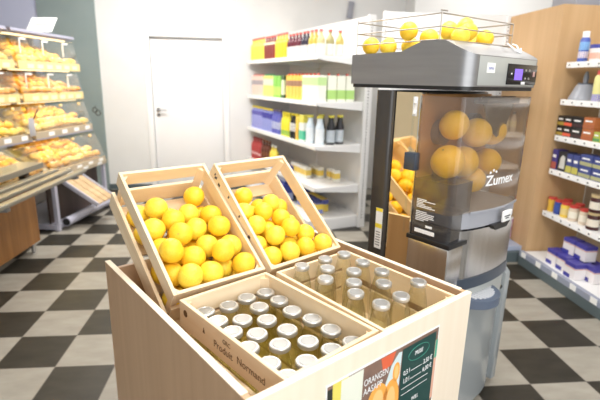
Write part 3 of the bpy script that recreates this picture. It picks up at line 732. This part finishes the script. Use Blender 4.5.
# bottom shelf
BP = lambda: carton(.16,.12,.20,C(.05,.07,.34),None,C(.45,.50,.72),(.15,.5),name='packet',cat='packet')
on_a(BP(), .55,1.20,4,4,'dark blue packet in front row on bottom shelf','blue packets', q=.06)
on_a(BP(), .75,1.25,3,4,'dark blue packet in back row on bottom shelf','blue packets', q=.26)
on_a(BP(), .60,1.20,3,4,'dark blue packet stacked in upper layer on bottom shelf','blue packets', q=.08, dz=.201)
on_a(carton(.085,.08,.13,C(.86,.64,.10),None,C(.20,.25,.55),(.1,.45),top=C(.10,.12,.40),tz=.9), 1.34,1.80,5,4,'yellow and blue packet at right of the bottom shelf','yellow and blue packets', q=.14)
on_a(carton(.085,.08,.13,C(.86,.64,.10),None,C(.10,.12,.40),(.6,.99)), 1.34,1.70,4,4,'yellow and blue packet in back row of the bottom shelf','yellow and blue packets', q=.26)

# ------------------------------------------------------------------ second white shelving behind the machine
def build_rear_shelf():
    x0, x1, yb = 2.14, 3.285, 1.96
    t = thing('wall_shelf', 'white metal shelving behind the juicing machine against the oak end panel', 'shelf', (x0, yb, 0))
    L = x1-x0
    B((0,0,0), (L,.02,2.045), .001).build('back_panel', 'white_metal', t, smooth=False)
    for s in (.0, L-.032): perforated(t, s, s+.03, -.03, 0, 0, 2.045)
    for z in (1.67,1.345,1.064,.79,.445): shelf_slab('shelf_board', t, .034 if z > .1 else 0, L-.001, -.46, -.001, z, .035, 5)
    B((.0,-.72,.0), (L+.0,-.001,.09), .003).build('kick_base', 'kick_grey', t, smooth=False)
    B((.0,-.68,.09), (L,-.001,.13), .003).build('base_shelf', C(.42,.48,.62), t, smooth=False)
build_rear_shelf()
RF = Frame(2.14, 1.96, 0)
row(bottle(.17,.03,C(.55,.50,.42),C(.10,.10,.10),C(.85,.80,.50)), RF, .90,1.11,3,-.40,1.065,0,'small jar bottle on the shelf behind the machine','small jar bottles')
row(carton(.13,.12,.22,C(.75,.78,.80),None,C(.30,.45,.70)), RF, .10,.85,5,-.38,1.065,0,'pale carton on the shelf behind the machine','pale cartons')
sn = thing('snack_bag', 'pink and white snack bag on the low shelf behind the machine', 'snack bag', (3.18,1.42,.131))
mb = MB(); t_ = bmesh.new(); bmesh.ops.create_grid(t_, x_segments=12, y_segments=10, size=1.)
for v in t_.verts:
    x, y = v.co.x, v.co.y; th = .05*(1-x*x)*(1-y*y)+.004
    v.co = (x*.10, .04-th, .10+y*.09+.006*math.sin(9*x))
back = t_.verts[:]
mb.add(t_); t_ = bmesh.new(); bmesh.ops.create_grid(t_, x_segments=12, y_segments=10, size=1.)
for v in t_.verts:
    x, y = v.co.x, v.co.y; th = .05*(1-x*x)*(1-y*y)+.004
    v.co = (x*.10, .04+th, .10+y*.09+.006*math.sin(9*x))
mb.add(t_); mb.build('bag', mottled('snack_print', (.80,.70,.72), (.42,.10,.35), 22, .3), sn)
MB().box((-.10,.036,.185), (.10,.044,.20)).build('seal_strip', 'sticker_white', sn)

# ------------------------------------------------------------------ oak end panel and right-hand shelving
struct(B((3.285,1.225,0), (3.72,1.985,2.035)).build('wall_oak', 'oak_z', smooth=False))
RS = Frame(3.36, 1.22, -90)        # local x runs towards the camera, local y points right (to the back of the shelf)
RZS = [1.622,1.352,1.080,.816,.472]
def build_right_shelf():
    t = thing('grocery_shelf', 'white metal grocery shelving on the right with oak end panel', 'shelf', (3.36,1.22,0), (0,0,-PI/2))
    L, Dp = 2.4, .34
    B((0,.36,0), (L,.40,2.03), .001).build('back_panel', C(.55,.47,.36), t, smooth=False)
    for z in RZS: 
        sh = shelf_slab('shelf_board', t, .03, L, .0, .36, z, .03, 0)
        for k in range(10): B((.045+k*.10,-.009,z-.034), (.095+k*.10,-.0062,z-.002)).build('price_tag', 'sticker_white', sh, smooth=False)
        for k in range(10): B((.06+k*.10,-.0095,z-.022), (.075+k*.10,-.009,z-.012)).build('tag_print', 'ink', sh, smooth=False)
    B((.004,-.10,.0), (L,.36,.110), .003).build('base_shelf', 'white_metal', t, smooth=False)
    B((.004,-.135,.0), (L,-.10,.075), .003).build('kick_board', 'kick_grey', t, smooth=False)
    r = B((.004,-.135,.075), (L,-.10,.12), .003).build('base_rail', C(.30,.33,.42), t, smooth=False)
    for k in range(8): B((.04+k*.2,-.138,.080), (.10+k*.2,-.1352,.12)).build('price_tag', 'sticker_white', r, smooth=False)
build_right_shelf()
GS = 'of right grocery shelf'
def on_r(src, s, q, shelf, lab, cat=None, group=None, dz=0., rot=0.):
    src.location = RS(s,q,([*RZS,.110][shelf])+.0008+dz); src.rotation_euler = (0,0,-PI/2+rot); src['label'] = lab
    if group: src['group'] = group
    return src
can = jar_like('spray_can', [(0,0),(.031,0),(.033,.006),(.033,.155),(.024,.172)], C(.08,.14,.50), 'spray can', (.172,.215), .024, C(.92,.92,.92), (.03,.075,.0335,C(.80,.72,.78)))
MB().cyl((0,0,.085),(0,0,.14),.0336,n=14).build('label_band', C(.25,.50,.85), can)
on_r(can, .115,.05,0,'blue spray can with white cap on top shelf '+GS)
tub = jar_like('tub', [(0,0),(.045,0),(.05,.09)], C(.86,.80,.80), 'tub', (.09,.115), .052, C(.06,.07,.35), (.02,.06,.049,C(.80,.45,.35)))
on_r(tub, .245,.06,0,'white tub with blue lid on top shelf '+GS)
pl = thing('funnel_lamp', 'grey cone shaped plunger on second shelf of right grocery shelf', 'plunger'); pl.name = 'plunger'
MB().lathe([(0,0),(.095,0),(.098,.01),(.062,.10),(.05,.115),(0,.12)], 24).build('cup', C(.36,.38,.43,.25), pl)
MB().cyl((0,0,.115),(0,0,.125),.05,n=20).build('collar', C(.08,.09,.12), pl)
MB().lathe([(.016,.12),(.018,.165),(.010,.205),(0,.208)], 14).build('knob', C(.22,.24,.28), pl)
on_r(pl, .125,.10,1,'grey cone shaped plunger on second shelf '+GS)
c2 = jar_like('spray_can', [(0,0),(.03,0),(.03,.16),(.02,.18)], C(.75,.72,.30), 'spray can', (.18,.21), .02, C(.75,.12,.10), (.0,.05,.0305,C(.30,.28,.60)))
on_r(c2, .325,.05,1,'yellow spray can with red cap on second shelf '+GS)
def pad(w, h, base, foot, lab, s, dz, group, shelf=2, q=.06):
    t = carton(w,.09,h,base,None,None,name='tea_box',cat='box')
    B((-w/2-.001,-.0462,.006),(w/2+.001,-.045,h*.38)).build('colour_band', foot, t, smooth=False)
    B((-w*.34,-.0464,h*.60),(w*.30,-.0462,h*.74)).build('print_line', 'white_ink', t, smooth=False)
    return on_r(t, s, q, shelf, lab, group=group, dz=dz)
BK = C(.015,.013,.012)
for j, dz in enumerate((0,.077)):
    w_ = ('lower','upper')[j]
    pad(.075,.076,BK,C(.40,.28,.05),'black box with gold band, %s one at far end of third shelf' % w_,.045,dz,'black boxes')
    pad(.085,.076,BK,C(.75,.12,.06),'black box with red band, %s one on third right shelf' % w_,.128,dz,'black boxes')
    pad(.11,.076,BK,C(.05,.02,.02),'plain black box, %s one on third right shelf' % w_,.23,dz,'black boxes')
    pad(.11,.080,C(.45,.14,.04),C(.40,.12,.04),'rust brown box, %s one on third right shelf' % w_,.345,dz*1.06,'rust boxes')
pad(.06,.07,C(.45,.50,.08),C(.1,.3,.1),'small green box at right edge of third right shelf',.44,0,'green boxes')
pad(.06,.155,C(.055,.045,.24),C(.40,.10,.08),'purple box with reddish print at far end of fourth shelf',.04,0,'coffee boxes',3)
pk = carton(.10,.08,.15,C(.02,.022,.03),None,None,name='coffee_packet',cat='packet')
MB().prism([(-.03,.02),(.035,.02),(.03,.11),(.0,.125),(-.022,.10)],-.0412,-.04,'Y').build('pale_picture', C(.62,.62,.58), pk)
on_r(pk, .128,.06,3,'black packet with pale picture on fourth right shelf')
for i, s in enumerate((.215,.285)):
    t = pad(.062,.145,C(.05,.07,.25),C(.55,.50,.10),'navy carton with yellow print on fourth shelf, %s one' % ('far','near')[i],s,0,'navy cartons',3)
for i, (dz, w_) in enumerate(((0,'lower'),(.083,'upper'))):
    for j, s in enumerate((.385,.515)):
        pad(.12,.082,C(.05,.07,.25),C(.42,.42,.22),'navy box with pale picture on fourth right shelf, %s %s one' % (w_, ('far','near')[j]),s,dz,'navy boxes',3)
RED = C(.60,.06,.05)
def jar(lab, s, body, lid, band=None, r=.034, h=.115, q=.055, group='jars', dz=0.):
    t = jar_like('jar', [(0,0),(r*.9,0),(r,.01),(r*.86,h*.45),(r,h*.75),(r*.85,h*.86)], body, 'jar', (h*.86,h), r*.95, lid, (h*.2,h*.62,r*.99,band) if band else None)
    return on_r(t, s, q, 4, lab, group=group, dz=dz)
F5 = 'on the fifth right shelf'
jar('mustard yellow jar with red lid at far end of fifth shelf', .05, C(.78,.48,.06), RED)
jar('blue labelled jar with red lid '+F5, .13, C(.04,.07,.32), RED, C(.05,.10,.40))
jar('bright yellow jar with red lid '+F5, .215, C(.85,.60,.08), RED, C(.80,.62,.25), r=.038)
jar('white labelled jar with red lid, far one '+F5, .305, C(.70,.58,.45), RED, C(.88,.84,.72), r=.037)
jar('white labelled jar with red lid, near one '+F5, .40, C(.72,.60,.46), RED, C(.86,.80,.68), r=.037, q=.07)
jar('yellow jar behind the blue labelled jar '+F5, .12, C(.75,.5,.1), RED, q=.135)
jar('dim red lidded jar behind the white labelled jars '+F5, .25, C(.35,.12,.06), RED, q=.14)
JAM = C(.06,.015,.015); GOLD = C(.55,.42,.22)
jar('dark jam jar with tan lid in front row '+F5, .43-.02, JAM, GOLD, C(.80,.74,.62), q=-.0+.045+.11, r=.04, h=.125, group='jam jars')
jar('dark jam jar with tan lid, lower near one '+F5, .515, JAM, GOLD, C(.80,.74,.62), q=.05, r=.042, h=.125, group='jam jars')
jar('dark jam jar with tan lid stacked on another '+F5, .515, JAM, GOLD, C(.80,.74,.62), q=.05, r=.042, h=.125, group='jam jars', dz=.126)
def flour(lab, s, q, dz, rot=0.):
    t = thing('flour_packet', 'x', 'packet')
    B((-.055,-.045,0), (.055,.045,.115), .004).build('body', C(.80,.76,.76), t, smooth=False)
    B((-.056,-.046,.085), (.056,.046,.1165), .004).build('blue_top', C(.06,.05,.30), t, smooth=False)
    B((-.0555,-.0455,.079), (.0555,.0455,.0845)).build('red_line', C(.65,.30,.28), t, smooth=False)
    B((-.0558,-.0458,.0), (.01,.0,.03)).build('blue_corner', C(.05,.05,.32), t, smooth=False)
    return on_r(t, s, q, 5, lab, group='blue topped flour packets', dz=dz, rot=rot)
FB = 'blue topped white packet on the bottom right shelf, '
flour(FB+'far front one of lower layer', .285,-.005,0); flour(FB+'second in front of lower layer', .405,-.005,0); flour(FB+'third in front of lower layer', .53,-.03,0)
flour(FB+'far back one of lower layer', .285,.10,0); flour(FB+'second in back of lower layer', .41,.10,0); flour(FB+'third in back of lower layer', .53,.10,0)
flour(FB+'far one of upper layer', .36,.06,.1175,.1); flour(FB+'second of upper layer', .485,.065,.1175,.0); flour(FB+'near one of upper layer', .605,.06,.1175-.1175,.0)
bx = thing('storage_box', 'grey storage box on top of the oak end panel', 'box', (3.56,1.50,2.036))
B((-.10,-.15,0), (.10,.15,.14), .006).build('body', C(.34,.36,.42), bx); B((-.105,-.155,.14), (.105,.155,.16), .004).build('lid', C(.45,.47,.52), bx)

# ------------------------------------------------------------------ bakery racks
RKO = (-.65,3.1); RKD = -101.; RK = Frame(*RKO, RKD); RKR = math.radians(RKD)
TIERS = [(1.515,1.805,-.20,-.25), (1.23,1.50,-.19,-.23), (.90,1.205,-.12,-.19), (.545,.87,.0,-.10)]
def build_rack(s0, label, which):
    o = RK(s0,0,0)
    t = thing('bakery_rack', label, 'bakery rack', (o.x,o.y,0), (0,0,RKR), 'bakery racks')
    L = .95; bk = -.72
    B((0,bk-.02,.06), (L,bk,1.83), .002).build('back_board', C(.42,.40,.38), t, smooth=False)
    for i, (z0, z1, f0, f1) in enumerate(TIERS):
        tr = MB(); fs = f0-.03; bb = max(bk, fs-.44); tr.prism([(bb,z0+.012+.5*(fs-bb)),(fs,z0+.012),(f0-.01,z0+.012),(f0-.01,z0-.014),(bb,z0-.010+.5*(fs-bb))], .004, L-.004, 'X')
        tf = tr.build('tray', 'tray_floor', t, smooth=False)
        rm = 'tray_edge' if i < 2 else C(.46,.38,.27)
        B((.0,f0-.014,z0-.02), (L,f0,z0+.055 if i < 2 else z0+.045), .003).build('tray_front', rm, tf, smooth=False)
        for k in range(6 if i < 2 else 4):
            s = .06+k*(L-.12)/(6 if i < 2 else 4); B((s,f0,z0-.008), (s+.085,f0+.002,z0+.03)).build('price_card', 'sticker_white' if i > 1 else C(.90,.80,.50), tf, smooth=False)
        # clear ends and front flap
        for s in (.0, .47, L-.004):
            MB().prism([(bk+.04,z0+.10),(f0-.02,z0+.03),(f0-.02,z0+.10),(f1-.01,z1-.02),(bk+.04,z1-.02)], s, s+.004, 'X').build('clear_side', 'acrylic', t, smooth=False)
        fl = MB(); fl.prism([(f0-.006,z0+.056),(f1-.004,z1-.03),(f1,z1-.03),(f0-.002,z0+.056)], .006, L-.006, 'X')
        fo = fl.build('clear_flap', 'acrylic', t, smooth=False)
        for k in range(3):
            s = .12+k*.32
            if i < 2:
                c = MB(); c.box((s,f1+.001,z1-.05), (s+.09,f1+.008,z1-.035)); c.box((s+.080,f1+.001,z1-.17), (s+.09,f1+.008,z1-.035)); c.build('bright_edge', 'white_plastic', fo, smooth=False)  # white angle standing in for the bright edges of the bin dividers
            else: MB().ball((s,f1+.008,z1-.045), .016, 10, 8).build('flap_knob', C(.85,.62,.30), fo)
        # warm strip under the tier above
        B((.03,f1-.10,z1-.012), (L-.03,f1-.075,z1-.002)).build('light_strip', 'lamp_strip', t, smooth=False, label='warm light strip')
        B((.0,f1-.14,z1-.002), (L,f1-.02,z1+.012)).build('strip_housing', 'rail_grey', t, smooth=False)
    MB().prism([(bk,1.825),(-.27,1.818),(-.23,1.818),(-.24,1.845),(bk,1.86)], .0, L, 'X').build('top_cover', 'rail_grey', t, smooth=False)
    for s in (0, L-.03):
        MB().prism([(bk,.48),(-.09,.52),(-.12,.54),(-.30,1.8),(bk,1.8)], s+.002, s+.006, 'X').build('end_glass', 'acrylic', t, smooth=False)
        B((s,bk,.0), (s+.03,bk+.03,1.83), .003).build('leg_post', 'tube_grey', t, smooth=False)
    MB().prism([(-.11,.545),(.01,.548),(.005,.505),(-.10,.48)], .0, L, 'X').build('front_rail', C(.50,.42,.30), t, smooth=False)
    for k in range(3): MB().prism([(.0105,.543),(.0075,.512),(.0060,.512),(.0090,.543)], .10+k*.28,.19+k*.28,'X').build('price_card','sticker_white',t,smooth=False)
    if s0 > .5:
        B((.0,-.68,.0), (L,-.22,.53), .004).build('dark_gap_base', 'black', t, smooth=False)  # invented base, black to stand in for the dark gap beside the counter
        return t
    for s in (0, L-.05): B((s,-.05,.0), (s+.04,-.012,.53), .003).build('leg_post', 'tube_grey', t, smooth=False)
    B((.03,-.12,.06), (L-.03,-.10,.50)).build('lower_panel', 'dark_slats', t, smooth=False)
    B((.0,-.68,.015), (L,-.02,.065), .004).build('base_frame', 'tube_grey', t, smooth=False)
    MB().tube([(.0,.035,.085),(L-.06,.035,.085)], .042, 20).build('bumper_tube', 'tube_grey', t)
    MB().cyl((L-.06,.035,.085),(L-.057,.035,.085),.036,n=16).build('tube_end', 'black', t)
    for s in (.06, L-.10): MB().tube([(s,.03,.085),(s,-.05,.05)], .012, 8).build('tube_bracket', 'steel', t)
    return t
R1 = build_rack(.0, 'bakery rack of bread compartments against the grey pillar', 'far')
R2 = build_rack(1.0, 'bakery rack cut off by the left edge behind the tray rails', 'near')
# breads
def bread(mat, ln, wd, ht, seed, slashes=2, fl='flour'):
    t = bmesh.new(); bmesh.ops.create_uvsphere(t, u_segments=16, v_segments=10, radius=1.)
    for v in t.verts:
        x, y, z = v.co; k = 1+.06*math.sin(5*x+seed)+.05*math.sin(6*y+seed*2)
        if z < 0: z *= .55
        zz = z*ht*k + (.006*math.cos(x*9+seed) if z > 0 else 0)
        v.co = (x*ln*k, y*wd*k, zz)
    mb = MB(); mb.add(t); return mb.mesh('bread_roll', mat, ang=80)
BR = {'pale': [bread('bread_pale',.060,.042,.036,k) for k in range(3)], 'gold': [bread('bread_gold',.050,.042,.038,k) for k in range(3)],
      'brown': [bread('bread_brown',.095,.036,.034,k) for k in range(3)], 'stick': [bread('bread_gold',.11,.030,.030,k) for k in range(3)]}
def slash_mesh(ln, ht):
    m = MB(); m.ball((0,0,ht*.93), 1., 10, 6, (ln*.6,.007,.006)); return m.mesh('crust_slash', 'flour')
SL = {'pale': slash_mesh(.06,.036), 'gold': slash_mesh(.05,.038), 'brown': slash_mesh(.095,.034), 'stick': slash_mesh(.11,.030)}
PLAN = [(0,['pale','pale','gold']), (1,['brown','gold','brown']), (2,['pale','pale','gold']), (3,['gold','pale','gold'])]
NAME = {'pale':'pale roll','gold':'golden roll','brown':'brown long roll','stick':'golden bread stick'}
TN = ['top','second','third','lowest']
def fill_rack(s0, which):
    for ti, kinds in PLAN:
        z0, z1, f0, f1 = TIERS[ti]; q = random.Random(ti*10+len(which))
        pitch = .098 if ti != 1 else .092; n = int(.90/pitch)
        for ri in range(5):
            for ci in range(n):
                kd = kinds[(ri*2+ci//2) % 3] if ti != 3 else kinds[(ri+ci//3) % 3]
                s = s0+.062+ci*(.90-.03)/n + q.uniform(-.010,.010) + (.02 if ri % 2 else 0)
                tt = f0-.075-ri*.085+q.uniform(-.014,.014); zz = z0+.014+.5*(f0-.03-tt)+.026+q.uniform(0,.016)
                if ci < ri*(1.15 if ti < 2 else .5)-.6: continue
                o = bpy.data.objects.new('bread_roll', BR[kd][(ci+ri) % 3]); COL.objects.link(o); o.location = RK(s,tt,zz)
                o.rotation_euler = (math.radians(-20)*0+q.uniform(-.2,.2), q.uniform(-.25,.25), RKR+(PI/2+q.uniform(-.5,.5) if ti == 1 else q.uniform(-1.5,1.5)))
                c = bpy.data.objects.new('crust_slash', SL[kd]); COL.objects.link(c); c.parent = o
                tag(o, '%s in %s tier of %s rack, %s row up, %s from far end' % (NAME[kd], TN[ti], which, ORD[ri], ORD[ci]), 'bread roll', 'rolls in %s tier of %s rack' % (TN[ti], which))
fill_rack(.0, 'far'); fill_rack(1.0, 'near')
# warm lamps inside the tiers
for s0 in (0., 1.0):
    for z0, z1, f0, f1 in TIERS:
        l = bpy.data.lights.new('tier_lamp', 'AREA'); l.shape = 'RECTANGLE'; l.size = .85; l.size_y = .04; l.energy = 4.2; l.color = (1,.68,.24)
        lo = bpy.data.objects.new('tier_lamp', l); COL.objects.link(lo); lo.location = RK(s0+.475, f1-.088, z1-.016); lo.rotation_euler = (0,0,RKR)
# sign on top, hanging tag, pull-out board
sg = thing('price_sign', 'white paper price sign leaning on top of the bakery rack', 'sign', RK(.38,-.36,1.85), (0,0,RKR))
B((-.04,-.14,0), (.03,.14,.008), .002).build('sign_foot', 'acrylic', sg)
c = MB().prism([(.0,.008),(.003,.008),(-.117,.155),(-.120,.155)], -.14, .13, 'Y').build('card', 'sticker_white', sg, smooth=False)
for f, y0, y1 in ((.74,-.04,.08),(.52,-.09,.10),(.42,-.06,.10)):
    x = .003-.120*f; zc = .008+.147*f
    MB().prism([(x+.0006,zc),(x+.0012,zc+.0006),(x-.0070,zc+.0106),(x-.0076,zc+.010)], y0, y1, 'Y').build('sign_print', C(.60,.48,.42), c, smooth=False)
tg = thing('shelf_tag', 'grey tag on a black holder clipped to the near bakery rack', 'tag', RK(1.02,-.10,1.02), (0,0,RKR))
B((-.04,-.001,-.10), (.04,.002,.06), .001).build('card', C(.42,.41,.42), tg); MB().tube([(-.03,.004,.05),(-.09,.01,.13)], .006, 8).build('holder', 'black', tg)
bd = thing('pull_out_board', 'slatted pale wooden board sloping out under the bakery rack', 'board', RK(.62,-.05,.46), (math.radians(-33),0,RKR))
for k in range(3): B((-.15+k*.10,-.04,.0), (-.06+k*.10,.42,.022), .009).build('slat', 'shelf_plank', bd)
B((.152,-.04,-.012), (.17,.42,.03), .003).build('side_rail', 'tube_grey', bd); B((-.17,-.04,-.012), (-.152,.42,.03), .003).build('side_rail', 'tube_grey', bd)
tn = thing('tongs', 'black wire tongs hanging on the end of the bakery rack', 'tongs', RK(-.008,-.08,.0), (0,0,RKR)); tn.location.z = 1.09
m = MB()
for c_, r_ in (((0,0,0),.026),((0,.035,-.03),.028)):
    m.tube([(c_[0], c_[1]+r_*math.cos(k*PI/8), c_[2]+r_*math.sin(k*PI/8)) for k in range(17)], .005, 5)
m.tube([(0,-.01,.02),(0,.02,.05)], .003, 5); m.build('wire_loops', 'black', tn)

# ------------------------------------------------------------------ tray-slide counter, front left
CO = Frame(-.78, 1.665, -93.5); CRR = math.radians(-93.5)   # local x towards the camera, local y to the right (+X)
ct = thing('service_counter', 'walnut fronted counter with grey tray rails at the left edge', 'counter', (-.78,1.665,0), (0,0,CRR))
B((0,-.10,.10), (1.6,0,.56), .003).build('front_board', 'walnut_z', ct, smooth=False)
B((.02,-.09,.56), (1.6,-.02,.64), .003).build('rail_support', 'black', ct, smooth=False)
for s in (.03, 1.2): MB().cyl((s,-.05,0), (s,-.05,.10), .016, n=12).build('leg', 'steel', ct)
for q in (.14,.25,.37): B((-.10,q-.03,.672), (1.6,q+.03,.70), .008).build('tray_rail', 'tray_rail', ct)
B((.06,.0,.65), (.10,.40,.672), .003).build('rail_bracket', 'steel_dark', ct); B((1.0,.0,.65), (1.04,.40,.672), .003).build('rail_bracket', 'steel_dark', ct)
B((-.02,-.10,.72), (1.6,.09,.765), .004).build('counter_top', 'tray_rail', ct, smooth=False)
B((-.0,-.09,.64), (.04,-.02,.72), .003).build('top_post', 'black', ct, smooth=False); B((1.2,-.09,.64), (1.24,-.02,.72), .003).build('top_post', 'black', ct, smooth=False)
MB().prism([(.06,.766),(.064,.766),(.064,.86),(.0,.94),(-.004,.938),(.06,.858)], .30, 1.6, 'X').build('glass_guard', 'acrylic', ct, smooth=False)

# ------------------------------------------------------------------ light, camera, view
def lamp_panel(x, y, sx, sy, e, idx, col=(1,.97,.93)):
    t = thing('ceiling_light', 'unseen square white ceiling light panel above the shop floor, %s' % ORD[idx], 'light', (x,y,3.0), (0,0,0), 'ceiling light panels')
    B((-sx/2-.03,-sy/2-.03,-.05), (sx/2+.03,sy/2+.03,0), .004).build('housing', 'white_metal', t, smooth=False)
    l = bpy.data.lights.new('panel_lamp', 'AREA'); l.shape = 'RECTANGLE'; l.size = sx; l.size_y = sy; l.energy = e; l.color = col
    o = bpy.data.objects.new('panel_lamp', l); COL.objects.link(o); o.location = (x,y,2.94)
LAMPS = [(0,2.4,1.2,.6,122),(1.5,1.5,1.2,.6,36),(1.6,-.5,1.2,1.2,75),(3.9,2.7,1.2,.6,35),(3.6,.2,1.2,.6,18),(1.6,-2.6,1.2,1.2,60)]  # the panel by the back recess is added to brighten that wall
for i, a in enumerate(LAMPS): lamp_panel(*a, i)
# daylight through the shop window behind the camera
l = bpy.data.lights.new('window_daylight', 'AREA'); l.shape = 'RECTANGLE'; l.size = 4.5; l.size_y = 2.4; l.energy = 130; l.color = (.96,.98,1)
lo = bpy.data.objects.new('window_daylight', l); COL.objects.link(lo); lo.location = (2.6,-4.1,1.6); lo.rotation_euler = (PI/2,0,0)
w = bpy.data.worlds.new('daylight'); S.world = w; w.use_nodes = True
w.node_tree.nodes['Background'].inputs[0].default_value = (.95,.97,1,1); w.node_tree.nodes['Background'].inputs[1].default_value = .8

cam = bpy.data.cameras.new('camera'); co = bpy.data.objects.new('camera', cam); COL.objects.link(co)
yaw, pit, rol = -.1019, .2579, .022
cy, sy = math.cos(yaw), math.sin(yaw); f = Vector((-sy,cy,0)); r = Vector((cy,sy,0)); u = Vector((0,0,1))
f2 = f*math.cos(pit)-u*math.sin(pit); u2 = u*math.cos(pit)+f*math.sin(pit)
r3 = r*math.cos(rol)+u2*math.sin(rol); u3 = -r*math.sin(rol)+u2*math.cos(rol)
co.matrix_world = Matrix(((r3.x,u3.x,-f2.x,1.0284),(r3.y,u3.y,-f2.y,-2.137),(r3.z,u3.z,-f2.z,1.4494),(0,0,0,1)))
cam.sensor_width = 36; cam.lens = 451.95/600*36; cam.clip_start = .05
cam.dof.use_dof = True; cam.dof.focus_distance = 1.5; cam.dof.aperture_fstop = 2.6
S.camera = co
S.view_settings.view_transform = 'Standard'; S.view_settings.look = 'None'; S.view_settings.gamma = 1; S.view_settings.use_curve_mapping = False
S.view_settings.exposure = -0.52
S.cycles.transparent_max_bounces = 40
S.cycles.max_bounces = 10
